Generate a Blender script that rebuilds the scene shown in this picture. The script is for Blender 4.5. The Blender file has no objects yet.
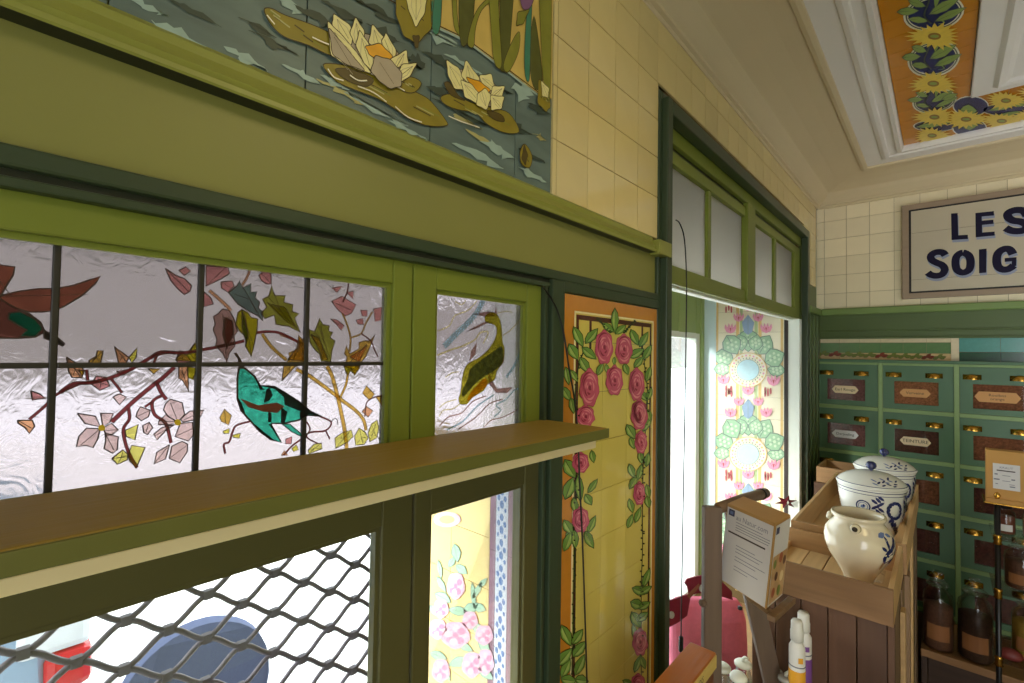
import bpy, bmesh, math, random
from mathutils import Vector, Matrix
random.seed(7)
SC = bpy.context.scene
COL = SC.collection
PI = math.pi

# ------------------------------------------------------------------ camera
F_PX, YAW, PITCH, ROLL = 474.7, 0.73710799, 0.02482806, 0.01551885
CAM_H = 1.9
_f = Vector((-math.sin(YAW)*math.cos(PITCH), math.cos(YAW)*math.cos(PITCH), math.sin(PITCH)))
_r = Vector((math.cos(YAW), math.sin(YAW), 0)); _u = _r.cross(_f)
_R = math.cos(ROLL)*_r + math.sin(ROLL)*_u
_U = -math.sin(ROLL)*_r + math.cos(ROLL)*_u
cam_d = bpy.data.cameras.new('camera'); cam = bpy.data.objects.new('camera', cam_d); COL.objects.link(cam)
cam_d.sensor_fit = 'HORIZONTAL'; cam_d.sensor_width = 36.0; cam_d.lens = F_PX/1024*36.0
cam_d.clip_start = 0.02; cam_d.clip_end = 200
cam.matrix_world = Matrix(((_R.x, _U.x, -_f.x, 0), (_R.y, _U.y, -_f.y, 0), (_R.z, _U.z, -_f.z, CAM_H), (0, 0, 0, 1)))
SC.camera = cam

# ------------------------------------------------------------------ world, lights, exposure
SC.view_settings.view_transform = 'Standard'; SC.view_settings.look = 'None'
SC.view_settings.gamma = 1.0; SC.view_settings.use_curve_mapping = False
SC.view_settings.exposure = -0.12
SC.cycles.use_denoising = True
SC.cycles.max_bounces = 10; SC.cycles.diffuse_bounces = 5; SC.cycles.transparent_max_bounces = 24
SC.cycles.sample_clamp_indirect = 6.0
world = bpy.data.worlds.new('overcast_sky'); SC.world = world; world.use_nodes = True
bg = world.node_tree.nodes['Background']; bg.inputs[0].default_value = (0.90, 0.95, 1.0, 1); bg.inputs[1].default_value = 6.0

sun_d = bpy.data.lights.new('hazy_sun', 'SUN'); sun_d.energy = 10.0; sun_d.angle = math.radians(10); sun_d.color = (1.0, 0.97, 0.90)
sun = bpy.data.objects.new('hazy_sun', sun_d); COL.objects.link(sun)
sun.rotation_euler = Vector((0.40, 1.0, -0.28)).to_track_quat('-Z', 'Y').to_euler()
def area(name, loc, target, size, power, color, sy=None):
    d = bpy.data.lights.new(name, 'AREA'); d.energy = power; d.color = color; d.size = size
    if sy: d.shape = 'RECTANGLE'; d.size_y = sy
    o = bpy.data.objects.new(name, d); COL.objects.link(o); o.location = loc
    o.rotation_euler = (Vector(target)-Vector(loc)).to_track_quat('-Z', 'Y').to_euler()
    return o
# warm shop lamps over the sales floor and unseen daylight from the right, with no window modelled
cl = area('ceiling_lamp_light', (0.50, 0.65, 2.84), (-0.30, 0.62, 1.6), 0.4, 3.6, (1.0, 0.79, 0.40))
cl.data.spread = math.radians(120)
dl = area('side_window_daylight', (1.9, 1.7, 1.5), (0.70, 3.1, 2.95), 1.0, 8, (1.0, 0.95, 0.91), 1.3)
dl.data.spread = math.radians(88)

# ------------------------------------------------------------------ photo measurements -> real points on the room's planes
def ray(px, py):
    return _R*((px-512)/F_PX) - _U*((py-341.5)/F_PX) + _f
def onX(px, py, x):
    d = ray(px, py); p = d*(x/d.x); return Vector((p.x, p.y, p.z+CAM_H))
def onY(px, py, y):
    d = ray(px, py); p = d*(y/d.y); return Vector((p.x, p.y, p.z+CAM_H))
def onZ(px, py, z):
    d = ray(px, py); p = d*((z)/d.z); return Vector((p.x, p.y, p.z+CAM_H))
def H(z): return CAM_H+z

# ------------------------------------------------------------------ materials
def lin(c):
    return tuple(((v/255)/12.92 if v/255 <= 0.04045 else ((v/255+0.055)/1.055)**2.4) for v in c)
MATS = {}
def mat(name, c, rough=0.5, metal=0.0, var=0.12, scale=14.0, bump=0.0, bscale=None, stretch=None, coat=0.0, rnd=0.0, spec=0.5):
    if name in MATS: return MATS[name]
    m = bpy.data.materials.new(name); m.use_nodes = True; nt = m.node_tree; N = nt.nodes; L = nt.links
    b = N['Principled BSDF']; l = lin(c)
    b.inputs['Roughness'].default_value = rough; b.inputs['Metallic'].default_value = metal
    b.inputs['Specular IOR Level'].default_value = spec
    if coat: b.inputs['Coat Weight'].default_value = coat; b.inputs['Coat Roughness'].default_value = 0.08
    tc = N.new('ShaderNodeTexCoord'); src = tc.outputs['Object']
    if stretch:
        mp = N.new('ShaderNodeMapping'); mp.inputs['Scale'].default_value = stretch; L.new(src, mp.inputs[0]); src = mp.outputs[0]
    no = N.new('ShaderNodeTexNoise'); no.inputs['Scale'].default_value = scale; no.inputs['Detail'].default_value = 5
    L.new(src, no.inputs['Vector'])
    mx = N.new('ShaderNodeMix'); mx.data_type = 'RGBA'
    mx.inputs[6].default_value = tuple(v*(1-var) for v in l)+(1,); mx.inputs[7].default_value = tuple(min(1, v*(1+var)) for v in l)+(1,)
    L.new(no.outputs['Fac'], mx.inputs[0]); out = mx.outputs[2]
    if rnd:
        oi = N.new('ShaderNodeObjectInfo'); hs = N.new('ShaderNodeHueSaturation'); mr = N.new('ShaderNodeMapRange')
        mr.inputs[3].default_value = 1-rnd; mr.inputs[4].default_value = 1+rnd
        L.new(oi.outputs['Random'], mr.inputs[0]); L.new(mr.outputs[0], hs.inputs['Value']); L.new(out, hs.inputs['Color']); out = hs.outputs[0]
    L.new(out, b.inputs['Base Color'])
    if bump:
        n2 = N.new('ShaderNodeTexNoise'); n2.inputs['Scale'].default_value = bscale or scale*3; n2.inputs['Detail'].default_value = 4
        L.new(src, n2.inputs['Vector'])
        bp = N.new('ShaderNodeBump'); bp.inputs['Strength'].default_value = bump; bp.inputs['Distance'].default_value = 0.004
        L.new(n2.outputs['Fac'], bp.inputs['Height']); L.new(bp.outputs[0], b.inputs['Normal'])
    MATS[name] = m; return m
def wood(name, c, rough=0.55, axis='Y', var=0.3, rnd=0.12):
    s = {'X': (1.2, 22, 22), 'Y': (22, 1.2, 22), 'Z': (22, 22, 1.2)}[axis]
    return mat(name, c, rough, var=var, scale=2.2, stretch=s, bump=0.25, bscale=5, rnd=rnd)
def film(name, c, dens=0.12, lo=0.5, sc=70):
    """stained glass colour: a tinted transparent layer with a little enamel body"""
    if name in MATS: return MATS[name]
    m = bpy.data.materials.new(name); m.use_nodes = True; nt = m.node_tree; N = nt.nodes; L = nt.links
    N.clear(); out = N.new('ShaderNodeOutputMaterial'); l = lin(c)
    tr = N.new('ShaderNodeBsdfTransparent'); df = N.new('ShaderNodeBsdfDiffuse'); mx = N.new('ShaderNodeMixShader')
    tc = N.new('ShaderNodeTexCoord'); no = N.new('ShaderNodeTexNoise'); no.inputs['Scale'].default_value = sc; no.inputs['Detail'].default_value = 4
    L.new(tc.outputs['Object'], no.inputs['Vector'])
    cm = N.new('ShaderNodeMix'); cm.data_type = 'RGBA'
    cm.inputs[6].default_value = tuple(v*lo for v in l)+(1,); cm.inputs[7].default_value = tuple(min(1, v*1.3) for v in l)+(1,)
    L.new(no.outputs['Fac'], cm.inputs[0]); L.new(cm.outputs[2], tr.inputs[0]); L.new(cm.outputs[2], df.inputs[0])
    mx.inputs[0].default_value = dens; L.new(tr.outputs[0], mx.inputs[1]); L.new(df.outputs[0], mx.inputs[2]); L.new(mx.outputs[0], out.inputs[0])
    MATS[name] = m; return m
def frosted(name, tint, rough=0.42, bump=0.35, scale=60, ior=1.35, tl=0.25):
    if name in MATS: return MATS[name]
    m = bpy.data.materials.new(name); m.use_nodes = True; nt = m.node_tree; N = nt.nodes; L = nt.links
    N.clear(); out = N.new('ShaderNodeOutputMaterial')
    rf = N.new('ShaderNodeBsdfRefraction'); rf.inputs['Roughness'].default_value = rough; rf.inputs['IOR'].default_value = ior
    rf.inputs[0].default_value = tuple(tint)+(1,)
    ts = N.new('ShaderNodeBsdfTranslucent'); ts.inputs[0].default_value = tuple(tint)+(1,)
    gl = N.new('ShaderNodeBsdfGlossy'); gl.inputs['Roughness'].default_value = 0.25
    tc = N.new('ShaderNodeTexCoord'); no = N.new('ShaderNodeTexNoise'); no.inputs['Scale'].default_value = scale; no.inputs['Detail'].default_value = 2; no.inputs['Distortion'].default_value = 1.5
    L.new(tc.outputs['Object'], no.inputs['Vector'])
    bp = N.new('ShaderNodeBump'); bp.inputs['Strength'].default_value = bump; bp.inputs['Distance'].default_value = 0.003
    L.new(no.outputs['Fac'], bp.inputs['Height'])
    for s in (rf, ts, gl): L.new(bp.outputs[0], s.inputs['Normal'])
    m1 = N.new('ShaderNodeMixShader'); m1.inputs[0].default_value = tl; L.new(rf.outputs[0], m1.inputs[1]); L.new(ts.outputs[0], m1.inputs[2])
    m2 = N.new('ShaderNodeMixShader'); m2.inputs[0].default_value = 0.05; L.new(m1.outputs[0], m2.inputs[1]); L.new(gl.outputs[0], m2.inputs[2])
    L.new(m2.outputs[0], out.inputs[0]); MATS[name] = m; return m
def clear_glass(name, tint=(0.93, 0.96, 0.95), gloss=0.08, rough=0.02):
    if name in MATS: return MATS[name]
    m = bpy.data.materials.new(name); m.use_nodes = True; nt = m.node_tree; N = nt.nodes; L = nt.links
    N.clear(); out = N.new('ShaderNodeOutputMaterial')
    tr = N.new('ShaderNodeBsdfTransparent'); tr.inputs[0].default_value = tuple(tint)+(1,)
    gl = N.new('ShaderNodeBsdfGlossy'); gl.inputs['Roughness'].default_value = rough
    lw = N.new('ShaderNodeLayerWeight'); lw.inputs[0].default_value = 0.25
    ad = N.new('ShaderNodeMath'); ad.operation = 'MULTIPLY_ADD'; ad.inputs[1].default_value = 0.45; ad.inputs[2].default_value = gloss*0.5
    L.new(lw.outputs['Fresnel'], ad.inputs[0])
    mx = N.new('ShaderNodeMixShader'); L.new(ad.outputs[0], mx.inputs[0]); L.new(tr.outputs[0], mx.inputs[1]); L.new(gl.outputs[0], mx.inputs[2])
    L.new(mx.outputs[0], out.inputs[0]); MATS[name] = m; return m

# ------------------------------------------------------------------ mesh builder and tagging
class MB:
    def __init__(s): s.v = []; s.f = []; s.m = []; s.mats = []
    def mi(s, m):
        if m not in s.mats: s.mats.append(m)
        return s.mats.index(m)
    def face(s, pts, m):
        n = len(s.v); s.v += [tuple(p) for p in pts]; s.f.append(tuple(range(n, n+len(pts)))); s.m.append(s.mi(m))
    def hexa(s, p, m):
        """p: 4 bottom corners ccw then 4 top corners"""
        n = len(s.v); s.v += [tuple(q) for q in p]; k = s.mi(m)
        for q in ((3, 2, 1, 0), (4, 5, 6, 7), (0, 1, 5, 4), (1, 2, 6, 5), (2, 3, 7, 6), (3, 0, 4, 7)):
            s.f.append(tuple(n+i for i in q)); s.m.append(k)
        return s
    def box(s, x0, x1, y0, y1, z0, z1, m):
        return s.hexa([(x0, y0, z0), (x1, y0, z0), (x1, y1, z0), (x0, y1, z0), (x0, y0, z1), (x1, y0, z1), (x1, y1, z1), (x0, y1, z1)], m)
    def beam(s, a, b, w, t, m, side=Vector((1, 0, 0))):
        a = Vector(a); b = Vector(b); d = (b-a).normalized(); sd = (side-d*side.dot(d)).normalized(); o = d.cross(sd)
        q = [(-w/2, -t/2), (w/2, -t/2), (w/2, t/2), (-w/2, t/2)]
        return s.hexa([a+sd*i+o*j for i, j in q]+[b+sd*i+o*j for i, j in q], m)
    def tube(s, path, r, m, n=8, closed=False):
        path = [Vector(p) for p in path]; k = s.mi(m); base = len(s.v); ref = Vector((0.13, 0.27, 0.95))
        for i, p in enumerate(path):
            a = path[max(0, i-1)]; b = path[min(len(path)-1, i+1)]; d = (b-a).normalized()
            q = d.cross(ref).normalized() if abs(d.dot(ref)) < 0.98 else d.cross(Vector((1, 0, 0))).normalized()
            w = d.cross(q); rr = r[i] if isinstance(r, (list, tuple)) else r
            for j in range(n):
                t = 2*PI*j/n; s.v.append(tuple(p+(q*math.cos(t)+w*math.sin(t))*rr))
        for i in range(len(path)-1):
            for j in range(n):
                j2 = (j+1) % n; s.f.append((base+i*n+j, base+i*n+j2, base+(i+1)*n+j2, base+(i+1)*n+j)); s.m.append(k)
        s.f.append(tuple(base+j for j in reversed(range(n)))); s.m.append(k)
        e = base+(len(path)-1)*n; s.f.append(tuple(e+j for j in range(n))); s.m.append(k); return s
    def lathe(s, prof, m, c=(0, 0, 0), n=32, sx=1.0, sy=1.0):
        base = len(s.v); k = s.mi(m)
        for r, z in prof:
            for j in range(n):
                t = 2*PI*j/n; s.v.append((c[0]+r*sx*math.cos(t), c[1]+r*sy*math.sin(t), c[2]+z))
        for i in range(len(prof)-1):
            for j in range(n):
                j2 = (j+1) % n; s.f.append((base+i*n+j, base+i*n+j2, base+(i+1)*n+j2, base+(i+1)*n+j)); s.m.append(k)
        if prof[0][0] > 1e-4: s.f.append(tuple(base+j for j in reversed(range(n)))); s.m.append(k)
        if prof[-1][0] > 1e-4: e = base+(len(prof)-1)*n; s.f.append(tuple(e+j for j in range(n))); s.m.append(k)
        return s
    def mesh(s, name):
        me = bpy.data.meshes.new(name); me.from_pydata(s.v, [], s.f)
        for m in s.mats: me.materials.append(m)
        for p, i in zip(me.polygons, s.m): p.material_index = i
        me.update(); return me
    def build(s, name, parent=None, smooth=False, bevel=0.0, origin=None):
        if origin is not None:
            o3 = Vector(origin); s.v = [tuple(Vector(v)-o3) for v in s.v]
        me = s.mesh(name); o = bpy.data.objects.new(name, me); COL.objects.link(o)
        if origin is not None: o.location = origin
        if smooth:
            for p in me.polygons: p.use_smooth = True
        if bevel:
            b = o.modifiers.new('bevel', 'BEVEL'); b.width = bevel; b.segments = 2; b.limit_method = 'ANGLE'; b.angle_limit = 0.6
        if parent: put(o, parent)
        return o
def put(o, parent):
    """parent keeping the world position (all parents here are unrotated, unscaled)"""
    o.parent = parent
    o.location = o.location - world_loc(parent)
def world_loc(o):
    l = Vector(o.location)
    while o.parent: o = o.parent; l += o.location
    return l
def empty(name, loc=(0, 0, 0)):
    o = bpy.data.objects.new(name, None); COL.objects.link(o); o.location = loc; o.empty_display_size = 0.05; return o
def tag(o, label, cat, group=None):
    o['label'] = label; o['category'] = cat
    if group: o['group'] = group
    return o
def thing(name, label, cat, loc=(0, 0, 0), group=None): return tag(empty(name, loc), label, cat, group)
def struct(o): o['kind'] = 'structure'; return o
def stuff(o): o['kind'] = 'stuff'; return o
def inst(src, loc, parent=None, name=None):
    o = src.copy(); COL.objects.link(o); o.parent = None; o.location = loc
    if name: o.name = name
    if parent: put(o, parent)
    return o
def dup(root, loc):
    r = root.copy(); COL.objects.link(r); r.location = loc
    for ch in list(root.children):
        c = ch.copy(); COL.objects.link(c); c.parent = r
        for g in list(ch.children):
            d = g.copy(); COL.objects.link(d); d.parent = c
    return r
def bx(name, parent, m, x0, x1, y0, y1, z0, z1, bevel=0.0):
    return MB().box(x0, x1, y0, y1, z0, z1, m).build(name, parent, bevel=bevel, origin=((x0+x1)/2, (y0+y1)/2, z0))

# ------------------------------------------------------------------ flat painted work on a plane (glaze on tile, enamel on glass)
def smooth_pts(p, closed=True, n=4):
    out = []; N = len(p); rng = range(N if closed else N-1)
    for i in rng:
        if closed: a, b, c, d = p[(i-1) % N], p[i], p[(i+1) % N], p[(i+2) % N]
        else: a, b, c, d = p[max(0, i-1)], p[i], p[i+1], p[min(N-1, i+2)]
        for k in range(n):
            t = k/n
            out.append(tuple(0.5*(2*b[j]+(c[j]-a[j])*t+(2*a[j]-5*b[j]+4*c[j]-d[j])*t*t+(3*b[j]-a[j]-3*c[j]+d[j])*t**3) for j in (0, 1)))
    if not closed: out.append(tuple(p[-1]))
    return out
class Art:
    """proj(px,py)->point on the plane; nrm: the side the paint lies on"""
    def __init__(s, proj, nrm, parent, z0=0.0004):
        s.proj, s.n, s.parent, s.k, s.z0 = proj, Vector(nrm), parent, 0, z0; s.clip = None
        s.reg(0, 0, 1)
    def reg(s, x0, y0, sc): s.x0, s.y0, s.sc = x0, y0, sc; return s
    def new(s, base=None):
        s.k += 1; s.mb = MB(); s.i = 0; s.base = s.z0+((s.k % 9)*0.00022 if base is None else base); return s
    def P(s, p):
        return s.proj(s.x0+p[0]*s.sc, s.y0+p[1]*s.sc)
    def _off(s): s.i += 1; return s.n*(s.base+s.i*0.00006)
    def fill(s, pts, m, sm=False):
        if sm: pts = smooth_pts(pts)
        o = s._off(); s.mb.face([s.P(p)+o for p in pts], m); return s
    def line(s, pts, w, m, closed=False, sm=False, keep=False, off=0.0):
        """w in real metres"""
        if sm: pts = smooth_pts(pts, closed)
        q = [s.P(p) for p in pts]
        if closed: q.append(q[0])
        if not keep: s.i += 1
        o = s.n*(s.base+s.i*0.00006); L = []; R = []
        for i, p in enumerate(q):
            d = q[min(i+1, len(q)-1)]-q[max(i-1, 0)]
            if d.length < 1e-9: d = Vector((0, 0, 1))
            sd = d.normalized().cross(s.n); p = p+sd*off; sd = sd*(w/2); L.append(p+sd+o); R.append(p-sd+o)
        for i in range(len(q)-1): s.mb.face([L[i], R[i], R[i+1], L[i+1]], m)
        return s
    def ell(s, cx, cy, rx, ry, m, n=20, wob=0.0, a0=0.0):
        pts = []
        for i in range(n):
            t = 2*PI*i/n; w = 1+wob*math.sin(5*t+a0)
            pts.append((cx+rx*w*math.cos(t), cy+ry*w*math.sin(t)))
        return s.fill(pts, m)
    def leaf(s, cx, cy, ln, wd, ang, m, dark=None, light=None):
        a = math.radians(ang); c, sn = math.cos(a), math.sin(a)
        sh = [(-1, 0), (-0.6, 0.7), (0, 1), (0.55, 0.6), (1, 0), (0.55, -0.6), (0, -1), (-0.6, -0.7)]
        T = lambda u, v: (cx+c*u*ln/2-sn*v*wd/2, cy+sn*u*ln/2+c*v*wd/2)
        if dark: s.fill([T(u*1.1, v*1.14) for u, v in sh], dark)
        s.fill([T(u, v) for u, v in sh], m)
        if light: s.fill([T(u*0.8, 0.08+abs(v)*0.62) for u, v in sh[0:5]], light)
        if dark: s.fill([T(-0.9, 0.05), T(0.9, 0.0), T(-0.9, -0.05)], dark)
        return s
    def build(s, name): return s.mb.build(name, s.parent)
# ------------------------------------------------------------------ palette
W = -0.55; BY = 3.267; CZ = H(1.0)
OLIVE = mat('olive_paint', (132, 130, 66), 0.45, var=0.10, scale=3, bump=0.05, bscale=60)
LEDGE = mat('ledge_paint', (138, 140, 62), 0.4, var=0.1, scale=6)
LGREEN = mat('leaf_green_paint', (116, 126, 44), 0.4, var=0.1, scale=5, bump=0.06, bscale=40)
DGREEN = mat('dark_green_paint', (52, 66, 44), 0.4, var=0.12, scale=6, bump=0.05, bscale=40)
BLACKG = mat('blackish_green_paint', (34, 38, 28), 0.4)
SASH = mat('bronze_green_paint', (84, 80, 45), 0.4, var=0.1, scale=6)
CGREEN = mat('cabinet_green_paint', (76, 110, 78), 0.42, var=0.12, scale=8)
CRAIL = mat('cabinet_rail_green', (132, 158, 100), 0.42, var=0.1, scale=8)
PANELG = mat('panel_green_paint', (78, 96, 48), 0.42, var=0.12, scale=5)
CREAM = mat('cream_glazed_tile', (214, 194, 134), 0.12, var=0.05, scale=12, rnd=0.06, coat=0.3)
CREAMB = mat('pale_cream_glazed_tile', (232, 220, 186), 0.15, var=0.05, scale=12, rnd=0.05, coat=0.3)
GROUT = mat('tile_grout', (92, 72, 40), 0.9); GROUTB = mat('pale_tile_grout', (150, 132, 96), 0.9)
YTILE = mat('yellow_glazed_tile', (212, 192, 94), 0.12, var=0.07, scale=10, rnd=0.05, coat=0.4)
WATER = mat('painted_water_glaze', (96, 112, 106), 0.4, var=0.4, scale=26, stretch=(1, 0.35, 1.6), spec=0.3)
PLASTER = mat('lamplit_plaster', (206, 190, 154), 0.7, var=0.04, scale=4, bump=0.04, bscale=60)  # yellowed in colour for the warm lamplight on the outer cornice
PWHITE = mat('white_ceiling_moulding', (226, 222, 216), 0.6, var=0.04, scale=6)
WHITE = mat('white_paint', (232, 236, 226), 0.45, var=0.03)
LEAD = mat('lead_came', (44, 40, 34), 0.5, var=0.2)
BLACK = mat('black_rubber', (18, 18, 18), 0.5)
SGLASS = frosted('textured_white_glass', (0.49, 0.465, 0.475), rough=0.24, bump=0.45, scale=48, tl=0.08)
FGLASS = frosted('frosted_transom_glass', (0.79, 0.74, 0.69), rough=0.5, bump=0.15, tl=0.8)
CLEAR = clear_glass('clear_window_glass')

# ------------------------------------------------------------------ floor, ceiling, far walls
struct(bx('floor', None, wood('floor_boards', (96, 76, 54), axis='Y'), -1.2, 2.2, -1.8, 3.5, -0.08, 0.0))
struct(bx('wall_right', None, OLIVE, 2.0, 2.12, -1.8, 3.4, 0, H(1.1)))
wf = struct(bx('wall_front', None, OLIVE, W, 0.7, -1.8, -1.7, 0, H(1.1)))
bx('wall_panel', wf, OLIVE, 0.7, 2.0, -1.8, -1.7, H(0.55), H(1.1))
ceil = struct(bx('ceiling', None, PLASTER, W-0.06, 2.1, -1.8, 3.4, CZ+0.02, CZ+0.1))
# moulded cornice swept along the left and the back wall: (distance from wall, height)
PROF = [(0, .872), (.010, .874), (.012, .884), (.022, .886), (.024, .893), (.034, .90), (.060, .925), (.072, .942), (.078, .945), (.13, .962), (.19, .975), (.243, .980), (.244, .974),
        (.256, .972), (.268, .976), (.27, .984), (.315, .986), (.334, .986), (.336, .980), (.350, .976), (.362, .978), (.366, .985), (.394, .985), (.397, .976), (.410, .974), (.414, .980), (.418, .99), (.418, 1.02)]
mb = MB()
for m, (a, b) in ((PLASTER, (0, 15)), (PWHITE, (15, len(PROF)-1))):
    for i in range(a, b):
        (d0, z0), (d1, z1) = PROF[i], PROF[i+1]
        p = [(W+d0, -1.7, H(z0)), (W+d1, -1.7, H(z1)), (W+d1, BY-d1, H(z1)), (W+d0, BY-d0, H(z0))]
        q = [(W+d0, BY-d0, H(z0)), (W+d1, BY-d1, H(z1)), (2.0, BY-d1, H(z1)), (2.0, BY-d0, H(z0))]
        mb.face(p, m); mb.face(q, m)
corn = mb.build('trim_1', None); struct(corn)
# painted tile field of the ceiling: 10.6 cm squares
OT = mat('orange_glazed_tile', (196, 126, 20), 0.2, var=0.12, scale=16, rnd=0.06, coat=0.2)
tile0 = None; TX0, TY1 = -0.131, 2.862
def tile_at(m, dims, loc, parent, name='tile', gap=0.0008):
    key = ('T', m.name, tuple(round(d, 4) for d in dims))
    if key not in MATS:
        dx, dy, dz = (d/2-gap if d > 0.012 else d/2 for d in dims)
        mbt = MB().box(-dx, dx, -dy, dy, -dz, dz, m); MATS[key] = mbt.mesh(name)
    o = bpy.data.objects.new(name, MATS[key]); COL.objects.link(o); o.location = loc
    if parent: put(o, parent)
    return o
for i in range(2):
    for j in range(22):
        y = TY1-0.05-0.1*j
        tile_at(OT, (0.106, 0.1, 0.008), (TX0+0.053+0.106*i, y, CZ+0.004), ceil)
for i in range(2, 9):
    for j in range(4):
        tile_at(OT, (0.106, 0.1, 0.008), (TX0+0.053+0.106*i, TY1-0.05-0.1*j, CZ+0.004), ceil)
# white raised coffer inside the tile border
co = bx('coffer_frame', ceil, PWHITE, 0.083, 1.6, -1.2, 2.466, CZ-0.012, CZ+0.02, 0.004)
mbc = MB()
for d0, d1, z0, z1 in ((0.055, 0.068, -0.012, -0.026), (0.068, 0.085, -0.026, -0.022), (0.085, 0.10, -0.022, -0.014), (0.10, 0.14, -0.014, -0.016), (0.14, 0.152, -0.016, -0.026), (0.152, 0.165, -0.026, -0.014)):
    x0, x1, y0, y1 = 0.083+d0, 0.083+d1, 2.466-d0, 2.466-d1
    mbc.face([(x0, -1.2, CZ+z0), (x1, -1.2, CZ+z1), (x1, y1, CZ+z1), (x0, y0, CZ+z0)], PWHITE)
    mbc.face([(x0, y0, CZ+z0), (x1, y1, CZ+z1), (1.6, y1, CZ+z1), (1.6, y0, CZ+z0)], PWHITE)
mbc.build('coffer_moulding', ceil)
# sunflowers, leaves and navy ovals painted on the tiles
NAVY = mat('navy_glaze', (26, 32, 92), 0.25); SUN = mat('sunflower_glaze', (226, 196, 74), 0.3, var=0.2, scale=60); SUND = mat('sunflower_centre_glaze', (140, 96, 20), 0.4)
CLEAF = mat('ceiling_leaf_glaze', (132, 156, 76), 0.3, var=0.2, scale=30); CWH = mat('white_glaze', (226, 222, 200), 0.3); CDK = mat('dark_line_glaze', (40, 52, 40), 0.4)
ca = Art(lambda a, b: onZ(a, b, 1.0), (0, 0, -1), ceil)
def sunflower(cx, cy, r, ry):
    ca.new(0.003+0.0004*(ca.k % 3)); pts = []
    for i in range(40):
        t = 2*PI*i/40; k = 1.0 if i % 2 == 0 else 0.66; k *= 1+0.12*math.sin(3*t+cx)
        pts.append((cx+r*k*math.cos(t), cy+ry*k*math.sin(t)))
    ca.fill(pts, SUN)
    ca.ell(cx, cy, r*0.24, ry*0.26, SUND); ca.ell(cx, cy, r*0.16, ry*0.12, CLEAF); ca.build('painted_sunflower')
ca.reg(870, 0, 0.2344)
for cx, cy, rx, ry, tl in ((272, 55, 130, 78, -8), (272, 250, 112, 78, -7), (275, 430, 95, 52, -6)):
    ca.new(0.0005); n = 28; T = lambda u, v: (cx+u*rx, cy+v*ry-u*rx*0.12)
    oval = [(math.cos(2*PI*i/n), math.sin(2*PI*i/n)) for i in range(n)]
    ca.fill([T(u, v) for u, v in oval], CWH); ca.fill([T(u*.93, v*.91) for u, v in oval], CDK); ca.fill([T(u*.88, v*.85) for u, v in oval], CWH); ca.fill([T(u*.84, v*.8) for u, v in oval], NAVY)
    ca.build('painted_oval')
    for (u, v, ln, wd, an) in ((-0.85, -0.12, 0.95, 0.42, -4), (-0.5, 0.35, 0.9, 0.34, 6), (0.35, -0.4, 1.5, 0.5, -28), (0.55, 0.05, 1.5, 0.4, -24), (0.1, -0.8, 0.8, 0.3, -260), (-0.55, -0.55, 0.8, 0.4, 18)):
        ca.new(0.0014).leaf(cx+u*rx, cy+v*ry, ln*rx*0.72, wd*ry, an, CLEAF, CDK); ca.build('painted_leaf')
    ca.new(0.0022).line([(cx-10, cy+ry*0.55), (cx-40, cy+ry*0.1), (cx-25, cy-ry*0.5), (cx-10, cy-ry*1.1)], 0.004, CDK, sm=True).line([(cx+20, cy+ry*.55), (cx+45, cy+ry*.5), (cx+30, cy+ry*.3)], 0.003, CLEAF, sm=True); ca.build('painted_tendril')
for cx, cy, r, ry in ((275, 150, 118, 58), (270, 352, 105, 50), (275, 495, 92, 42), (265, 575, 84, 36)): sunflower(cx, cy, r, ry)
for cx, cy, rx, ry in ((430, 452, 78, 44), (425, 545, 75, 40), (580, 468, 105, 26), (275, 537, 92, 24)):
    ca.new(0.0005).ell(cx, cy, rx, ry, CWH).ell(cx, cy, rx*.93, ry*.9, NAVY); ca.build('painted_oval')
for cx, cy, ln, wd, an in ((420, 470, 70, 50, 0), (425, 530, 70, 46, 0), (570, 455, 130, 20, -12), (590, 485, 120, 18, -12), (270, 530, 150, 20, -8), (640, 440, 60, 26, -10), (340, 410, 70, 24, -20)):
    ca.new(0.0016).leaf(cx, cy, ln, wd, an, CLEAF, CDK); ca.build('painted_leaf')
for cx, cy, r, ry in ((410, 505, 98, 42), (580, 425, 92, 40), (562, 512, 92, 38), (690, 490, 80, 36), (720, 395, 90, 38)): sunflower(cx, cy, r, ry)

# the same border goes on along the strip and round the coffer, beyond the picture
cw = Art(lambda a, b: Vector((a, b, CZ)), (0, 0, -1), ceil)
def border_unit(x, y, ax):
    cw.new(0.0005).ell(x, y, .062, .058, CWH, 26).ell(x, y, .058, .054, CDK, 26).ell(x, y, .055, .051, CWH, 26).ell(x, y, .052, .048, NAVY, 26); cw.build('painted_oval')
    for dx, dy, l, w, a in ((-.03, .01, .09, .024, 10), (.025, .022, .10, .026, -28), (.03, -.014, .09, .022, -20), (-.028, -.026, .07, .02, 20)): cw.new(0.0014).leaf(x+dx, y+dy, l, w, a, CLEAF, CDK); cw.build('painted_leaf')
    fx, fy = (x, y-.072) if ax else (x+.072, y); pts = []
    for i in range(40):
        k = 1 if i % 2 == 0 else .66; pts.append((fx+.062*k*math.cos(PI*i/20), fy+.040*k*math.sin(PI*i/20)))
    cw.new(0.003).fill(pts, SUN).ell(fx, fy, .015, .010, SUND); cw.build('painted_sunflower')
for k in range(8): border_unit(-0.025, 1.50-0.145*k, True)
for k in range(5):
    for yy in (2.57, 2.77): border_unit(0.40+0.145*k, yy, False)

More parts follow.
